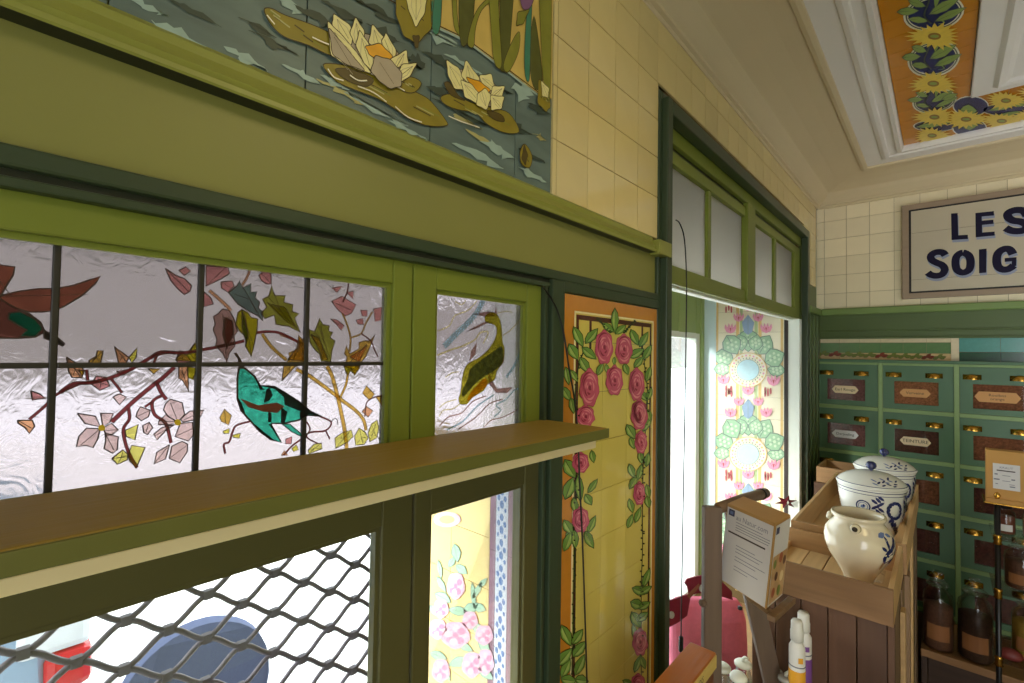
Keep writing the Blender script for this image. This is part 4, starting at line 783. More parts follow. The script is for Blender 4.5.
# ------------------------------------------------------------------ shelf on the left wall
sh = thing('wall_shelf', 'long olive green wooden shelf board under the stained glass window', 'shelf', (W, -0.4, H(-0.16)))
SHW = wood('shelf_painted_wood', (152, 124, 46), 0.6, 'Y', var=0.05, rnd=0)
bx('shelf_board', sh, SHW, W, -0.4145, -1.2, 0.696, H(-0.138), H(-0.1215), 0.002)
bx('edge_strip', sh, mat('olive_edge_paint', (98, 98, 44), 0.45, var=0.06), -0.4145, -0.4115, -1.2, 0.698, H(-0.138), H(-0.1225), 0.001)
bx('valance', sh, mat('cream_blind_valance', (236, 216, 164), 0.6, var=0.05), -0.452, -0.432, -1.2, 0.690, H(-0.1565), H(-0.1445), 0.001)
bx('batten', sh, SHW, W, -0.47, -1.2, 0.690, H(-0.146), H(-0.138))
bx('valance_back', sh, SHW, W, -0.452, -1.2, 0.688, H(-0.156), H(-0.146))
# ------------------------------------------------------------------ back wall: tiles, rail, tile band
wb = struct(bx('wall_back', None, GROUTB, W-TH, 2.1, BY+0.004, BY+0.1, 0, H(1.05)))
xj = onY(824.4, 240, BY).x; zt0 = onY(845, 293, BY).z-CAM_H
xs = [W, xj]+[xj+0.1062*i for i in range(1, 12)]; zs = [0.270, zt0]+[zt0+0.1055*i for i in range(1, 6)]; zs[-1] = 0.90
for a in range(len(xs)-1):
    for b in range(len(zs)-1):
        if zs[b+1]-zs[b] < 0.004: continue
        tile_at(CREAMB, (xs[a+1]-xs[a], 0.006, zs[b+1]-zs[b]), ((xs[a]+xs[a+1])/2, BY+0.001, H((zs[b]+zs[b+1])/2)), wb, 'wall_tile', 0.0008)
RAILG = mat('rail_green_paint', (112, 136, 72), 0.4, var=0.1, scale=6)
dr = struct(empty('trim_5', (0, BY, H(0.11))))
bx('dado_rail', dr, RAILG, W+0.03, 2.0, BY-0.030, BY+0.004, H(0.246), H(0.284), 0.006); bx('dado_rail', dr, RAILG, W, W+0.030, 2.957, BY, H(0.246), H(0.284), 0.006)
bx('dado_panel', dr, PANELG, W, 2.0, BY-0.010, BY+0.004, H(0.112), H(0.246)); bx('dado_bead', dr, PANELG, W+0.012, 2.0, BY-0.018, BY-0.008, H(0.150), H(0.160), 0.003); bx('dado_bead', dr, PANELG, W+0.012, 2.0, BY-0.022, BY-0.008, H(0.110), H(0.122), 0.003)
for k in range(4): bx('reeded_strip', dr, PANELG, W, W+0.010+0.004*k, 2.97+0.07*k, 3.03+0.07*k, H(-1.2), H(0.243), 0.004)
BT = lambda n, c, r=0.2: mat('band_'+n, c, r, var=0.15, scale=60, coat=0.2)
x1b = onY(951, 350, BY).x; x2b = onY(959, 350, BY).x
for i in range(6):
    a = W+0.02+(x1b-W-0.02)*i/6; b = W+0.02+(x1b-W-0.02)*(i+1)/6
    tile_at(BT('ivory', (214, 200, 164)), (b-a, 0.005, 0.022), ((a+b)/2, BY-0.001, H(0.100)), wb, 'band_tile', 0.0005); tile_at(BT('relief_green', (96, 128, 82)), (b-a, 0.005, 0.056), ((a+b)/2, BY-0.001, H(0.060)), wb, 'band_tile', 0.0005); tile_at(BT('peach', (214, 180, 128)), (b-a, 0.005, 0.052), ((a+b)/2, BY-0.001, H(0.006)), wb, 'band_tile', 0.0005)
fa = Art(lambda a, b: onY(a, b, BY-0.0042), (0, -1, 0), wb, 0.0002); LFB = BT('leaf', (112, 122, 50)); LRB = BT('rust', (126, 52, 34))
for i in range(11):
    cx = 823+11.6*i; cy = 353.6+0.03*(cx-823); m_ = LRB if i % 4 in (1,) else LFB
    for k, (dx, dy, an) in enumerate(((-3, .8, -20), (1, -1, -35), (4, .5, -15))): fa.new(0.0006+0.0002*k).leaf(cx+dx, cy+dy, 6.5, 3.2, an, m_, BROWN); fa.build('painted_leaf')
bx('white_tile', wb, BT('white', (222, 206, 172)), x1b, x2b, BY-0.004, BY+0.004, H(-0.02), H(0.112), 0.001)
for i in range(10):
    a = x2b+0.145*i
    tile_at(BT('teal', (84, 146, 136)), (0.145, 0.005, 0.070), (a+0.0725, BY-0.001, H(0.076)), wb, 'teal_tile', 0.0006); tile_at(BT('bottle_green', (28, 74, 46)), (0.145, 0.005, 0.058), (a+0.0725, BY-0.001, H(0.011)), wb, 'green_tile', 0.0006)

# ------------------------------------------------------------------ painted shop sign
SGY = 3.236
sl = onY(902, 250, SGY).x; s0 = onY(903, 299, SGY).z; s1 = onY(901.3, 206, SGY).z; fw = 0.028
sg = thing('shop_sign', 'large framed sign with dark blue painted capitals over the drawer cabinet', 'sign', (sl, SGY, s0))
FRM = wood('taupe_frame_wood', (150, 130, 108), 0.5, 'X', var=0.15, rnd=0)
SR = 1.35
bx('frame_side', sg, FRM, sl, sl+fw, SGY, BY, s0, s1, 0.002); bx('frame_side', sg, FRM, SR-fw, SR, SGY, BY, s0, s1, 0.002)
bx('frame_side', sg, FRM, sl+fw, SR-fw, SGY, BY, s1-fw, s1, 0.002); bx('frame_side', sg, FRM, sl+fw, SR-fw, SGY, BY, s0, s0+fw, 0.002)
bx('black_slip', sg, BLACK, sl+fw, SR-fw, SGY+0.006, SGY+0.02, s0+fw, s1-fw)
SBG = mat('sign_board_beige', (188, 178, 154), 0.35, var=0.08, scale=5)
h_ = (s1-s0-2*fw-0.016)/3
zb = [s0+fw+0.008, s0+fw+0.07, s1-fw-0.125, s1-fw-0.008]
for k in range(3): bx('sign_board', sg, SBG, sl+fw+0.009, SR-fw-0.008, SGY+0.003, SGY+0.02, zb[k]+0.0007, zb[k+1]-0.0007)
la = Art(lambda a, b: onY(a, b, SGY+0.0026), (0, -1, 0), sg, 0.0)
INK = mat('navy_sign_paint', (20, 16, 44), 0.6, var=0.05, spec=0.2); SHD = mat('blue_grey_sign_shadow', (140, 148, 172), 0.4, var=0.05)
la.reg(900, 195, 0.161)
def letter(fills=(), strokes=(), w=0.029):
    la.new(0.0002)
    for dx, dy, m in ((5, 15, SHD), (0, 0, INK)):
        for p in fills: la.fill([(x+dx, y+dy) for x, y in p], m)
        for p, c in strokes: la.line([(x+dx, y+dy) for x, y in p], w, m, c, True)
    la.build('letter')
letter([[(317, 115), (358, 112), (362, 250), (421, 247), (422, 273), (320, 280)]])
letter([[(468, 112), (583, 100), (584, 127), (508, 134), (508, 160), (580, 153), (581, 179), (510, 186), (510, 233), (588, 227), (588, 252), (470, 263)]])
letter((), [([(790, 128), (765, 98), (715, 94), (672, 112), (672, 138), (700, 158), (750, 166), (785, 184), (780, 212), (745, 224), (695, 222), (655, 205)], False)], 0.030)
letter((), [([(282, 374), (262, 356), (222, 356), (192, 376), (196, 402), (226, 420), (262, 436), (278, 462), (262, 492), (226, 502), (192, 496), (172, 482)], False)], 0.030)
letter((), [([(390, 358), (428, 378), (438, 420), (428, 464), (390, 482), (354, 464), (344, 420), (354, 378)], True)], 0.030)
letter([[(490, 338), (538, 333), (536, 482), (491, 486)]])
letter([[(650, 392), (724, 386), (722, 440), (692, 448), (694, 412), (650, 416)]], [([(702, 368), (680, 338), (645, 336), (612, 358), (600, 396), (606, 440), (634, 462), (672, 460), (706, 438)], False)], 0.030)

# ------------------------------------------------------------------ drawer cabinet
CY = 3.222; kf = CY/3.267
x_0 = -0.548; pit = 0.303*kf
rz = [z*kf for z in (-0.023, -0.275, -0.528, -0.781, -1.032)]+[-1.268]
cab = thing('drawer_cabinet', 'tall green cabinet of glass fronted drawers with brass pulls on the back wall', 'cabinet', (0.2, 3.24, H(-1.29)))
NC = 5; xr = x_0+pit*NC+0.012
bx('carcass', cab, CGREEN, x_0, xr, CY+0.02, BY-0.008, H(-1.29), H(-0.02))
bx('top_moulding', cab, CGREEN, x_0, xr, CY-0.016, BY-0.008, H(-0.02), H(-0.004), 0.003)
for i in range(NC+1): bx('divider', cab, CRAIL, x_0+pit*i-0.010, x_0+pit*i+0.010, CY-0.004, CY+0.03, H(-1.29), H(-0.02), 0.002)
for z in rz:
    for i in range(NC): bx('cross_rail', cab, CRAIL, x_0+pit*i+0.010, x_0+pit*(i+1)-0.010, CY-0.003, CY+0.03, H(z-0.010), H(z+0.010) if z < rz[0] else H(-0.02), 0.002)
BRASS = mat('polished_brass', (206, 158, 70), 0.22, metal=1.0, var=0.1)
cell_w = pit-0.020; dprox = None
TEAS = [mat('dried_tea_'+n, c, 0.9, var=1.1, scale=s*1.6, bump=0.4, bscale=150) for n, c, s in (('mauve', (134, 84, 84), 70), ('rooibos', (172, 112, 78), 90), ('mixed', (150, 92, 66), 60), ('dark', (96, 52, 44), 70))]
LABM = [mat('drawer_label_'+n, c, 0.6, var=0.03) for n, c in (('cream', (232, 210, 168)), ('buff', (206, 152, 92)), ('white', (226, 222, 220)))]
PGL = clear_glass('drawer_window_glass', (0.9, 0.9, 0.88), 0.06)
TXT = mat('label_print', (60, 44, 36), 0.6, var=0.02); TXTG = mat('grey_print', (120, 118, 128), 0.6, var=0.02)
def text_mesh(s, size, m, parent, loc, xdir, updir, name='lettering', align='CENTER'):
    cu = bpy.data.curves.new('t', 'FONT'); cu.body = s; cu.size = size; cu.align_x = align; cu.align_y = 'CENTER'; cu.resolution_u = 2
    o = bpy.data.objects.new('t', cu); COL.objects.link(o)
    me = bpy.data.meshes.new_from_object(o); bpy.data.objects.remove(o)
    X = Vector(xdir).normalized(); Y = Vector(updir).normalized()
    me.transform(Matrix(((X.x, Y.x, X.cross(Y).x, 0), (X.y, Y.y, X.cross(Y).y, 0), (X.z, Y.z, X.cross(Y).z, 0), (0, 0, 0, 1))))
    me.materials.clear(); me.materials.append(m)
    q = bpy.data.objects.new(name, me); COL.objects.link(q); q.location = loc
    if parent: put(q, parent)
    return q
NAMES = {(0, 0): (0, 0, 'Earl Rouge', 0.016), (1, 0): (1, 1, 'Verveine', 0.015), (2, 0): (2, 1, 'Rooibos\norange', 0.013), (0, 1): (0, 2, 'Darjeeling', 0.015), (1, 1): (3, 0, 'TEINTURE', 0.017)}
PCYC = [3, 0, 1, 2, 3, 3]
for c in range(NC):
    for r in range(5):
        xa = x_0+pit*c+0.011; xb = x_0+pit*(c+1)-0.011; zb_ = rz[r]-0.011; za_ = rz[r+1]+0.011; w = xb-xa; h = zb_-za_
        wx0, wx1 = xa+w*0.17, xa+w*0.80; wz1, wz0 = zb_-h*0.36, zb_-h*0.88
        m_ = MB(); y0, y1 = CY+0.002, CY+0.020
        for q in ((xa, wx0, za_, zb_), (wx1, xb, za_, zb_), (wx0, wx1, wz1, zb_), (wx0, wx1, za_, wz0)): m_.box(q[0], q[1], y0, y1, H(q[2]), H(q[3]), CGREEN)
        d = m_.build('drawer', cab, origin=(xa, y0, H(za_)))
        tea, lab, nm, ts = NAMES.get((c, r), (PCYC[(c+r) % 6], None, None, 0))
        bx('dried_goods', d, TEAS[tea], wx0, wx1, CY+0.014, CY+0.0195, H(wz0), H(wz1))
        bx('window_pane', d, PGL, wx0, wx1, CY+0.008, CY+0.0095, H(wz0), H(wz1))
        for sx in (0.16, 0.74):
            cx = xa+w*sx; cz = zb_-h*0.20; b_ = MB(); prof_n = 10
            for i in range(prof_n):       # cup pull: a half dome opening downwards
                t0, t1 = PI*i/prof_n, PI*(i+1)/prof_n
                for j in range(5):
                    p0, p1 = PI/2*j/5, PI/2*(j+1)/5
                    f_ = lambda t, p: (cx+0.030*math.cos(t)*math.cos(p), CY-0.020*math.sin(p)+0.002, H(cz-0.014)+0.027*math.sin(t)*math.cos(p))
                    b_.face([f_(t0, p0), f_(t1, p0), f_(t1, p1), f_(t0, p1)], BRASS)
            b_.box(cx-0.033, cx+0.033, CY-0.001, CY+0.002, H(cz-0.015), H(cz+0.010), BRASS)
            b_.build('cup_pull', d, True)
        if nm:
            lx, lz = (wx0+wx1)/2-0.004, (wz0+wz1)/2; lw, lh = 0.062, 0.021
            if (c, r) == (2, 0): lw = 0.078; lh = 0.025
            lm = MB(); lm.face([(lx-lw, CY+0.0072, H(lz)), (lx-lw+0.016, CY+0.0072, H(lz-lh)), (lx+lw-0.016, CY+0.0072, H(lz-lh)), (lx+lw, CY+0.0072, H(lz)), (lx+lw-0.016, CY+0.0072, H(lz+lh)), (lx-lw+0.016, CY+0.0072, H(lz+lh))], LABM[lab])
            lm.build('label', d)
            text_mesh(nm, ts*1.35, TXT, d, (lx, CY+0.0069, H(lz)), (1, 0, 0), (0, 0, 1))
bsf = thing('base_shelf', 'low brown shelf board under the drawers carrying glass jars', 'shelf', (0.4, 3.0, 0))
SHB = wood('brown_shelf_wood', (150, 108, 66), 0.5, 'X')
bx('board', bsf, SHB, -0.080, 1.02, 2.845, 3.215, H(-1.325), H(-1.292), 0.003); SHD_ = wood('shaded_shelf_wood', (70, 48, 34), 0.6, 'X')  # darker wood for the panels: shade below the board put into colour
bx('back_panel', bsf, SHD_, -0.08, 1.02, 3.19, 3.215, 0, H(-1.325)); bx('side_panel', bsf, SHD_, -0.08, -0.06, 2.93, 3.19, 0, H(-1.325)); bx('side_panel', bsf, SHD_, 1.00, 1.02, 2.93, 3.19, 0, H(-1.325)); bx('lower_board', bsf, SHD_, -0.06, 1.00, 2.90, 3.19, H(-1.80), H(-1.78))

# ------------------------------------------------------------------ glass jars
JG = clear_glass('jar_glass', (0.90, 0.90, 0.88), 0.10, 0.05); LBL = mat('brown_paper_label', (150, 96, 52), 0.7, var=0.08)
def jar(x, y, z, r, h, content, label, grp=None, lbl=LBL, lid='glass', fillh=0.55, cat='jar'):
    t = thing('glass_jar', label, cat, (x, y, z), grp)
    MB().lathe([(r*.93, 0), (r, .006), (r, h*.62), (r*.94, h*.70), (r*.62, h*.76), (r*.60, h*.80), (r*.72, h*.81)], JG, (x, y, z), 24).build('body', t, True)
    MB().lathe([(r*.88, .006), (r*.93, .012), (r*.93, h*fillh), (r*.5, h*(fillh+.02)), (0, h*(fillh+.025))], content, (x, y, z), 20).build('contents', t, True)
    if lid == 'glass':
        MB().lathe([(r*.74, h*.81), (r*.74, h*.835), (r*.45, h*.88), (r*.16, h*.90), (r*.16, h*.93), (r*.34, h*.955), (r*.34, h*.985), (r*.1, h)], JG, (x, y, z), 24).build('lid', t, True)
    elif lid: MB().lathe([(r*.76, h*.81), (r*.8, h*.815), (r*.8, h*.98), (r*.7, h)], lid, (x, y, z), 24).build('lid', t, True)
    m_ = MB(); a0 = math.atan2(-y, -x); q = 8; aw = 0.75
    for i in range(q):
        s0_, s1_ = a0-aw+2*aw*i/q, a0-aw+2*aw*(i+1)/q
        m_.face([(x+(r+.001)*math.cos(s), y+(r+.001)*math.sin(s), z+hh) for s, hh in ((s0_, h*.14), (s1_, h*.14), (s1_, h*.34), (s0_, h*.34))], lbl)
    m_.build('label', t); return t
SEED = mat('dark_spice_seeds', (70, 44, 32), 0.9, var=0.6, scale=120, bump=0.5); HERB = mat('brown_dried_herbs', (104, 66, 46), 0.9, var=0.6, scale=90, bump=0.5); ORG = mat('orange_preserve', (196, 96, 22), 0.4, var=0.2); RBR = mat('reddish_brown_spice', (120, 60, 40), 0.8, var=0.4, scale=90); YEL = mat('yellow_spice', (176, 140, 52), 0.8, var=0.3, scale=60)
WLB = mat('white_paper_label', (214, 210, 206), 0.7, var=0.03)
jar(-0.022, 2.915, H(-1.292), 0.054, 0.34, HERB, 'round shouldered glass jar of brown herbs on the low shelf, nearer the crates')
jar(0.098, 2.915, H(-1.292), 0.058, 0.345, SEED, 'round shouldered glass jar half full of dark seeds beside the black post')

# black and brass shelf stand with jars, kraft display card
EY = 2.55
st = thing('jar_stand', 'black tubular jar stand with brass collars in front of the drawers', 'stand', (0.33, EY+0.1, 0))
BLK = mat('black_enamelled_tube', (20, 18, 20), 0.35)
zs1, zs2, zs3 = (onY(1000, 535, EY+0.06).z, onY(1010, 590, EY+0.06).z, onY(1005, 655, EY+0.06).z)
for px_, py_ in ((0.148, EY), (0.52, EY), (0.52, EY+0.2)):
    top = onY(996, 497, EY).z
    MB().tube([(px_, py_, 0), (px_, py_, top-0.012)], 0.0085, BLK, 10).build('post', st, True)
    MB().lathe([(0, 0), (.010, .002), (.006, .012), (.011, .020), (.006, .03), (0, .034)], BRASS, (px_, py_, top-0.014), 12).build('finial', st, True)
    for z in (zs1, zs2, zs3): MB().lathe([(.009, -.022), (.0135, -.018), (.010, -.010), (.0135, -.004), (.010, .004), (.0135, .010), (.009, .016)], BRASS, (px_, py_, z), 12).build('collar', st, True)
for z in (zs1, zs2, zs3): bx('glass_shelf', st, JG, 0.135, 0.53, EY-0.008, EY+0.21, z-0.004, z+0.002)
kz = onY(986, 500, EY).z
bx('brass_tray', st, BRASS, 0.112, 0.53, EY-0.012, EY+0.12, kz-0.010, kz-0.003, 0.002)
kb = thing('display_box', 'kraft cardboard display box with a white printed label on the jar stand', 'box', (0.18, EY+0.03, kz))
KR = mat('kraft_card', (196, 146, 76), 0.7, var=0.06, scale=20)
k1 = onY(987.5, 449.5, EY).z
bx('carton', kb, KR, 0.119, 0.245, EY, EY+0.055, kz-0.003, k1, 0.002); bx('base_lip', kb, KR, 0.117, 0.247, EY-0.010, EY, kz-0.003, kz+0.012, 0.001)
l0, l1 = onY(993, 488, EY), onY(1020, 466, EY)
bx('label', kb, WLB, l0.x, l1.x, EY-0.0012, EY, l0.z, l1.z)
text_mesh('KRAUT', 0.011, TXTG, kb, ((l0.x+l1.x)/2, EY-0.0016, l1.z-0.014), (1, 0, 0), (0, 0, 1))
bx('printed_rule', kb, TXT, l0.x+0.010, l1.x-0.012, EY-0.0016, EY-0.0011, l1.z-0.027, l1.z-0.023)
for i, (u, v, w, h) in enumerate(((.12, .42, .12, .05), (.5, .45, .3, .02), (.14, .62, .22, .05), (.75, .58, .14, .05), (.5, .66, .3, .02), (.14, .8, .1, .03), (.7, .78, .2, .02), (.72, .86, .2, .045))):
    bx('printed_mark', kb, TXTG, l0.x+(l1.x-l0.x)*(u-w/2), l0.x+(l1.x-l0.x)*(u+w/2), EY-0.0015, EY-0.0011, l1.z-(l1.z-l0.z)*(v+h/2), l1.z-(l1.z-l0.z)*(v-h/2))
jar(0.172, EY+0.085, zs1+0.002, 0.030, kz-zs1-0.014, RBR, 'small jar of red brown spice with white label behind the post, under the display box', None, WLB, BLK)
jar(0.250, EY+0.085, zs1+0.002, 0.032, kz-zs1-0.014, ORG, 'small jar of orange preserve under the display box', None, WLB, BLK)
jar(0.215, EY+0.10, zs2+0.002, 0.046, zs1-zs2-0.012, HERB, 'wide jar with brown paper label on the middle glass shelf of the stand')
jar(0.235, EY+0.10, zs3+0.002, 0.048, zs2-zs3-0.012, YEL, 'wide jar of yellow spice on the lowest glass shelf of the stand')
pr = onY(1012, 655, EY-0.03)
rb = tag(MB().lathe([(0, 0), (.022, .003), (.030, .016), (.026, .030), (.010, .040), (0, .042)], mat('red_wax_pouch', (120, 46, 42), 0.5), (pr.x, EY+0.03, zs3+0.002), 14, 1.2, 0.8).build('pouch', None, True), 'small red pouch lying on the lowest shelf of the jar stand', 'pouch')
# ------------------------------------------------------------------ counter, crates and crockery
CTZ = H(-0.92)
ct = thing('counter', 'wooden counter along the wall under the wooden easel', 'counter', (-0.35, 1.0, 0))
CW = wood('counter_wood', (128, 92, 60), 0.5, 'Y')
bx('worktop', ct, CW, W+0.045, -0.16, 0.55, 1.462, CTZ-0.03, CTZ, 0.003); bx('front_panel', ct, CW, -0.20, -0.18, 0.58, 1.44, 0, CTZ-0.03); bx('end_panel', ct, CW, W+0.05, -0.20, 0.58, 0.60, 0, CTZ-0.03); bx('end_panel', ct, CW, W+0.05, -0.20, 1.42, 1.44, 0, CTZ-0.03)
PALE = wood('pale_crate_pine', (196, 158, 106), 0.55, 'Y'); PALEX = wood('pale_crate_pine_cross', (166, 126, 82), 0.55, 'X'); DARKP = wood('brown_stained_plank', (92, 62, 42), 0.55, 'Z', rnd=0.2); DARKX = wood('brown_stained_rail', (96, 66, 44), 0.55, 'X'); GREYP = wood('greyed_side_plank', (132, 104, 76), 0.6, 'Z', rnd=0.25)
ps = thing('plank_stand', 'tall brown plank stand carrying the pine crates of crockery', 'stand', (-0.24, 2.1, 0))
xl, xr_ = -0.405, -0.090
for k in range(5):
    a = xl+(xr_-0.012-xl)*k/5; b = xl+(xr_-0.012-xl)*(k+1)/5
    bx('plank', ps, DARKP, a+0.0012, b-0.0012, 1.474, 1.490, 0, H(-0.641), 0.0015)
for k in range(9):
    a = 1.494+(2.82-1.494)*k/9; b = 1.494+(2.82-1.494)*(k+1)/9
    bx('plank', ps, GREYP, xr_-0.012-0.003*(k % 2), xr_-0.003*(k % 2), a+0.0015, b-0.0015, 0, H(-0.642-0.012*(k % 3)), 0.0015)
for k in range(9):
    a = 1.494+(2.82-1.494)*k/9; b = 1.494+(2.82-1.494)*(k+1)/9
    bx('plank', ps, GREYP, xl, xl+0.012, a+0.0015, b-0.0015, 0, H(-0.655), 0.0015)
bx('top_board', ps, DARKX, xl, xr_-0.014, 1.482, 2.82, H(-0.655), H(-0.641))
bx('corner_post', ps, DARKP, xr_-0.012, xr_+0.002, 1.470, 1.492, 0, H(-0.641), 0.002)
bx('side_batten', ps, PALE, xr_-0.002, xr_+0.010, 1.72, 1.76, 0, H(-0.70), 0.002); bx('side_batten', ps, GREYP, xr_-0.002, xr_+0.012, 1.90, 1.95, 0, H(-0.66), 0.002); bx('side_batten', ps, PALE, xr_-0.002, xr_+0.008, 2.2, 2.26, 0, H(-0.645), 0.002)
def crate(label, x0, x1, y0, y1, zf, zt, left=True, lowback=False, em=None):
    t = thing('wooden_crate', label, 'crate', ((x0+x1)/2, (y0+y1)/2, zf)); T = 0.011
    bx('end_board', t, em or PALEX, x0, x1, y0, y0+T, zf, zt, 0.0015); bx('end_board', t, PALEX, x0, x1, y1-T, y1, zf, zt-(0.02 if lowback else 0), 0.0015)
    bx('side_board', t, PALE, x1-T, x1, y0+T, y1-T, zf, zt, 0.0015); bx('side_board', t, PALE, x0, x0+T, y0+T, y1-T, zf, zt if left else zf+0.025, 0.0015)
    n_ = 5
    for k in range(n_): a = x0+T+(x1-x0-2*T)*k/n_; bx('slat', t, PALE, a+0.0015, a+(x1-x0-2*T)/n_-0.0015, y0+T, y1-T, zf, zf+0.008, 0.001)
    return t
crate('shallow pine crate holding the cream jug, nearest of the crates on the stand', xl+0.012, xr_, 1.466, 1.84, H(-0.640), H(-0.552), False, True, wood('shaded_crate_front', (134, 98, 62), 0.55, 'X'))  # front board's shade put into a darker wood colour
crate('long pine crate holding the two lidded tureens behind the cream jug', -0.385, -0.082, 1.846, 2.77, H(-0.639), H(-0.551))
bk = thing('plinth', 'plain wooden plinth behind the stand under the far crate', 'plinth', (-0.36, 2.96, 0))
bx('body', bk, DARKX, -0.49, -0.20, 2.85, 3.10, 0, H(-0.632))
crate('small far pine crate beside the drawer cabinet', -0.482, -0.205, 2.86, 3.09, H(-0.631), H(-0.553))
CERA = mat('cream_salt_glaze', (226, 212, 182), 0.18, var=0.06, scale=20, coat=0.5); CERW = mat('white_earthenware', (228, 226, 216), 0.14, var=0.03, scale=20, coat=0.5); COB = mat('cobalt_brushwork', (40, 48, 96), 0.2, var=0.3, scale=90); COBL = mat('pale_cobalt_wash', (112, 128, 168), 0.2, var=0.2, scale=60); SEP = mat('ochre_brushwork', (150, 110, 60), 0.3)
def prof_r(prof, z):
    for (r0, z0), (r1, z1) in zip(prof, prof[1:]):
        if z0 <= z <= z1 and z1 > z0: return r0+(r1-r0)*(z-z0)/(z1-z0)
    return prof[-1][0]
class Wrap:
    """brushwork lying on a turned pot: (u, v) metres along the surface round angle a0"""
    def __init__(s, prof, c, a0, sx=1.0, sy=1.0): s.p, s.c, s.a0, s.mb, s.k, s.sx, s.sy = prof, c, a0, MB(), 0, sx, sy
    def pt(s, u, z):
        r = prof_r(s.p, z)+0.0009+s.k*0.00008; R0 = max(0.02, prof_r(s.p, z)); a = s.a0+u/R0
        return (s.c[0]+r*s.sx*math.cos(a), s.c[1]+r*s.sy*math.sin(a), s.c[2]+z)
    def fill(s, pts, m):
        s.k += 1; n = len(pts); cu = sum(p[0] for p in pts)/n; cz = sum(p[1] for p in pts)/n; c = s.pt(cu, cz)
        for i in range(n): s.mb.face([c, s.pt(*pts[i]), s.pt(*pts[(i+1) % n])], m)
    def leaf(s, u, z, l, w, an, m):
        a = math.radians(an); s.fill([(u+l/2*x*math.cos(a)-w/2*y*math.sin(a), z+l/2*x*math.sin(a)+w/2*y*math.cos(a)) for x, y in ((-1, 0), (-.4, .9), (.4, .8), (1, 0), (.4, -.8), (-.4, -.9))], m)
    def ring(s, u, z, r, w, m, n=16):
        s.k += 1
        for i in range(n):
            t0, t1 = 2*PI*i/n, 2*PI*(i+1)/n
            s.mb.face([s.pt(u+(r-w/2)*math.cos(t0), z+(r-w/2)*math.sin(t0)), s.pt(u+(r+w/2)*math.cos(t0), z+(r+w/2)*math.sin(t0)), s.pt(u+(r+w/2)*math.cos(t1), z+(r+w/2)*math.sin(t1)), s.pt(u+(r-w/2)*math.cos(t1), z+(r-w/2)*math.sin(t1))], m)
    def build(s, name, par): return s.mb.build(name, par, True)
jc = (-0.176, 1.635, H(-0.631))
JS = 0.93
jp = [(r*JS, z*0.98) for r, z in [(0.036, 0), (0.037, .006), (0.034, .016), (0.040, .035), (0.058, .065), (0.075, .092), (0.0855, .120), (0.087, .140), (0.083, .158), (0.072, .174), (0.063, .184), (0.061, .190), (0.066, .197), (0.0685, .202), (0.067, .207)]]
jg = thing('jug', 'cream glazed stoneware pot with a round spout hole and painted bird', 'jug', jc)
MB().lathe(jp+[(r*JS, z*0.98) for r, z in [(0.061, .206), (0.057, .195), (0.058, .185), (0.07, .165), (0.078, .13), (0.05, .06), (0.0, .04)]], CERA, jc, 40).build('body', jg, True)
def towards_cam(c): return math.atan2(-c[1], -c[0])
ja = towards_cam(jc)
sp = MB(); a_ = ja-0.10; d_ = Vector((math.cos(a_), math.sin(a_), 0.10)); b0 = Vector(jc)+Vector((0, 0, 0.170))+d_*0.0635
sp.tube([b0, b0+d_*0.008, b0+d_*0.014], [0.0135, 0.0115, 0.0105], CERA, 16); sp.tube([b0+d_*0.0135, b0+d_*0.0146], 0.0065, mat('dark_hole', (52, 40, 28), 0.9), 14)
sp.build('spout', jg, True)
sp2 = MB(); a2 = ja-1.9; d2 = Vector((math.cos(a2), math.sin(a2), 0.1)); b2 = Vector(jc)+Vector((0, 0, 0.170))+d2*0.0635
sp2.tube([b2, b2+d2*0.012], [0.013, 0.011], CERA, 14).build('spout', jg, True)
wj = Wrap(jp, jc, ja+0.95)
for it in ((0, .115, .040, .022, 70, COB), (.004, .112, .026, .012, 60, CERA), (-.004, .150, .034, .006, 100, COB), (.014, .138, .030, .010, 40, COB), (.022, .150, .022, .008, 70, COB), (-.016, .135, .016, .006, -40, COB), (-.010, .088, .024, .005, 95, SEP), (.004, .086, .024, .004, 85, SEP), (.018, .100, .026, .010, 20, COB), (.026, .120, .020, .008, 80, COB), (-.012, .168, .020, .008, 20, COBL), (.008, .166, .016, .006, -20, COBL)): wj.leaf(it[0], it[1], it[2]*1.25, it[3]*1.5, it[4], it[5])
wj.build('painted_bird', jg)
TS = 0.91
